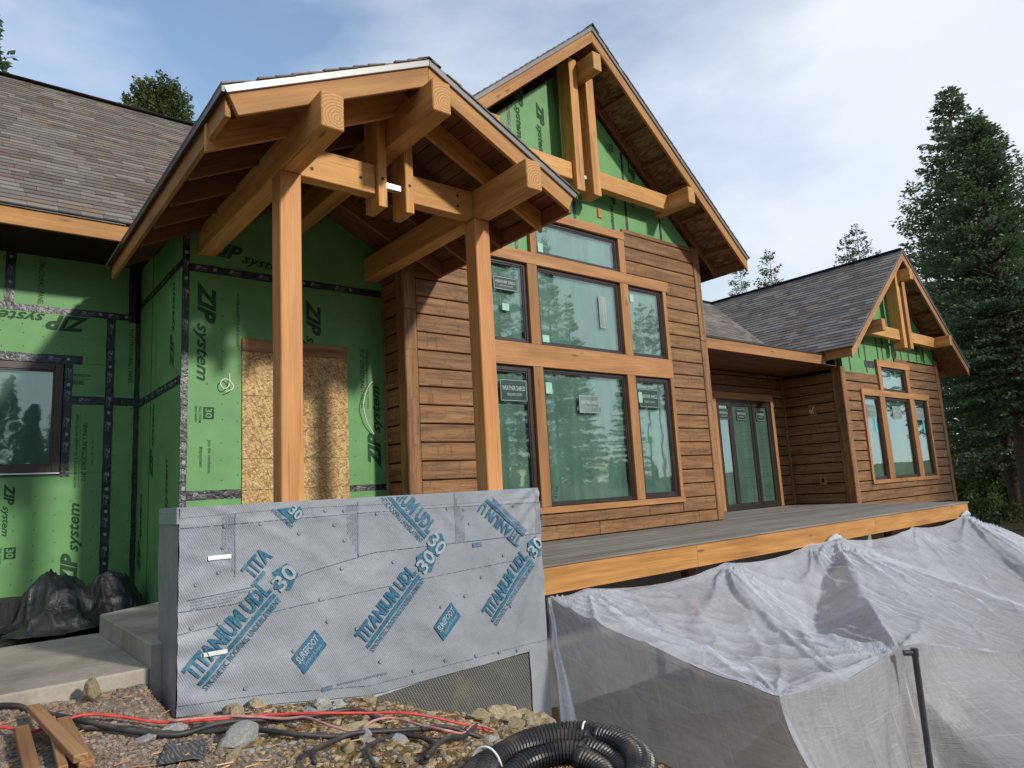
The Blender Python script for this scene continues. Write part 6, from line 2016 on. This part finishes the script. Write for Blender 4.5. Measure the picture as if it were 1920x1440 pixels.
def forest():
    D = lambda dx, dy, d: (dx * d, dy * d)
    # the big fir right of the right wing
    plant('fir_tree', FIR_BIG, *D(0.963, 0.269, 34), 'tallest dark fir tree, standing right behind the right wing', rz=0.4)
    plant('fir_tree', FIR_EDGE, *D(0.9675, 0.252, 27), 'thick-trunked fir tree at the right edge, in front of the tallest fir', scale=0.72, rz=1.3)
    plant('fir_tree', FIR_MID, *D(0.972, 0.235, 41), 'fir tree filling the gap between the tallest fir and the right edge', scale=1.02, rz=2.1)
    plant('pine_tree', PINE, *D(0.923, 0.385, 56), 'slender pine tree rising above the right wing ridge near its gable', scale=1.26, rz=0.2)
    plant('pine_tree', PINE, *D(0.917, 0.399, 60), 'thinner pine tree just left of the one near the right wing gable', scale=1.30, rz=2.9)
    plant('pine_tree', PINE, *D(0.874, 0.487, 58), 'lone pine tree above the middle of the right wing ridge', scale=1.26, rz=4.0)
    plant('pine_tree', PINE, *D(0.853, 0.521, 62), 'pine tree peeking out beside the great room eave', scale=1.28, rz=5.1)
    plant('pine_tree', PINE, *D(0.838, 0.545, 60), 'small pine top low between great room and right wing roofs', scale=0.90, rz=1.7)
    plant('pine_tree', ROUND, *D(0.202, 0.98, 36), 'dense rounded tree behind the left wing roof', scale=0.92, rz=0.5, sz=1.34)
    plant('fir_tree', FIR_MID, *D(0.006, 1.0, 32), 'tree whose branch tips show at the far left above the roof', scale=1.50, rz=0.9)
    # forest floor and trunks seen under the big fir
    r = random.Random(5)
    k = 0
    for _ in range(18):
        az = r.uniform(0.15, 0.34)
        d = r.uniform(40, 80)
        n = math.hypot(0.96, az)
        x, y = 0.96 / n * d, az / n * d
        plant('forest_tree', PINE if r.random() < 0.55 else FIR_MID, x, y, 'one of the straight forest trees standing close together beyond the tallest fir', 'tree', 'forest trees beyond the tallest fir', scale=r.uniform(0.75, 1.1), rz=r.uniform(0, 6))
    # young growth under the trees
    q = np.random.default_rng(4)
    def bush(n, R, Hh):
        P = q.normal(0, 1, (n, 3)); P /= np.linalg.norm(P, axis=1)[:, None]
        P *= (q.uniform(0.2, 1, n) ** 0.4)[:, None] * np.array((R, R, Hh)) * (1 + 0.35 * np.sin(P[:, :1] * 5 + P[:, 1:2] * 7))
        P[:, 2] = np.abs(P[:, 2])
        dirs = q.normal(0, 1, (n, 3)); dirs[:, 2] += 0.4; dirs /= np.linalg.norm(dirs, axis=1)[:, None]
        w = np.cross(dirs, q.normal(0, 1, (n, 3))); w /= np.linalg.norm(w, axis=1)[:, None]
        l = q.uniform(0.10, 0.24, n)[:, None]
        Q = np.stack((P, P + dirs * l * .5 + w * l * .3, P + dirs * l, P + dirs * l * .5 - w * l * .3), 1).reshape(-1, 3)
        return mesh_from('foliage', Q.tolist(), [(4 * i, 4 * i + 1, 4 * i + 2, 4 * i + 3) for i in range(n)], [M['shrub_leaf']])
    B = bush(1500, 1.1, 1.5)
    for _ in range(22):
        az = r.uniform(0.17, 0.34); d = r.uniform(30, 52); n = math.hypot(0.96, az)
        x, y = 0.96 / n * d, az / n * d
        o = ob('shrub', B); o.location = (x, y, gz(x, y) - 0.1); s = r.uniform(0.7, 1.5); o.scale = (s, s, s * r.uniform(.7, 1.2)); o.rotation_euler = (0, 0, r.uniform(0, 6))
        tag(o, 'low green shrub growing on the forest floor beyond the deck end', 'shrub', 'shrubs on the forest floor')
    # firs on the open side of the plot; the photograph shows them mirrored in the big windows
    def opp(X, ty):
        return X / 7.2 * (14.4 - ty), ty
    for k, (X, ty, ms, s, sz, lab) in enumerate(((6.70, -26, FIR_MID, 1.0, 1.55, 'fir tree opposite the house, mirrored left in the large middle windows'),
                                   (7.10, -30, FIR_MID, 1.05, 1.30, 'fir tree opposite the house, mirrored with two dark tips in the lower middle window'),
                                   (5.75, -24, FIR_MID, 1.35, 1.60, 'broad fir tree opposite the house, mirrored in the left-hand windows'),
                                   (8.20, -26, FIR_MID, 0.95, 0.85, 'shorter fir tree opposite the house, mirrored at the right of the lower middle window'),
                                   (8.72, -28, PINE, 1.0, 1.20, 'slender pine opposite the house, mirrored in the upper right-hand window'),
                                   (9.02, -30, PINE, 0.9, 1.25, 'second slender pine opposite the house, mirrored at the edge of the upper right-hand window'))):
        x, y = opp(X, ty)
        plant('fir_tree' if ms is not PINE else 'pine_tree', ms, x, y, lab, scale=s, rz=k * 1.1, sz=sz)
    plant('fir_tree', FIR_MID, 5.0, -24.0, 'tree across the plot, mirrored in the left wing window', scale=0.75, rz=2.0)
def added_wood():
    # wood added around the plot to block low sky light, reads as one mass
    q = np.random.default_rng(21)
    Q = []
    for t_ in range(260):
        if t_ < 110:
            x, y = q.uniform(-75, 14), q.uniform(-75, -34)
        elif t_ < 150:
            x, y = q.uniform(14, 190), q.uniform(-175, -120)
        else:
            x, y = q.uniform(-70, -32), q.uniform(-34, 75)
        Hh = min(q.uniform(11, 17), (7 - y) * 0.36) if t_ < 110 else (q.uniform(5, 9) if t_ < 150 else q.uniform(12, 19))
        n = 900
        f = q.uniform(0, 1, n) ** 1.3
        a = q.uniform(0, 2 * PI, n)
        R = (1 - f) * Hh * 0.19 * q.uniform(0.3, 1.0, n) + 0.1
        P = np.stack((x + R * np.cos(a), y + R * np.sin(a), gz(x, y) + 0.8 + f * (Hh - 0.8)), 1)
        d = np.stack((np.cos(a), np.sin(a), q.uniform(-0.6, 0.3, n)), 1)
        w = np.cross(d, q.normal(0, 1, (n, 3))); w /= np.linalg.norm(w, axis=1)[:, None]
        l = q.uniform(0.5, 1.1, n)[:, None]
        Q.append(np.stack((P - d * l * .5, P + w * l * .28, P + d * l * .5, P - w * l * .28), 1))
    Q = np.concatenate(Q).reshape(-1, 3)
    nq = len(Q) // 4
    me = bpy.data.meshes.new('added_wood')
    me.vertices.add(len(Q)); me.vertices.foreach_set('co', Q.ravel().astype(np.float32))
    me.loops.add(nq * 4); me.loops.foreach_set('vertex_index', np.arange(nq * 4, dtype=np.int32))
    me.polygons.add(nq); me.polygons.foreach_set('loop_start', np.arange(0, nq * 4, 4, dtype=np.int32))
    me.update(calc_edges=True)
    me.materials.append(M['needles'])
    tag(ob('added_wood', me), 'distant wood added around the plot to block low sky light', 'wood', kind='stuff')
forest()
added_wood()
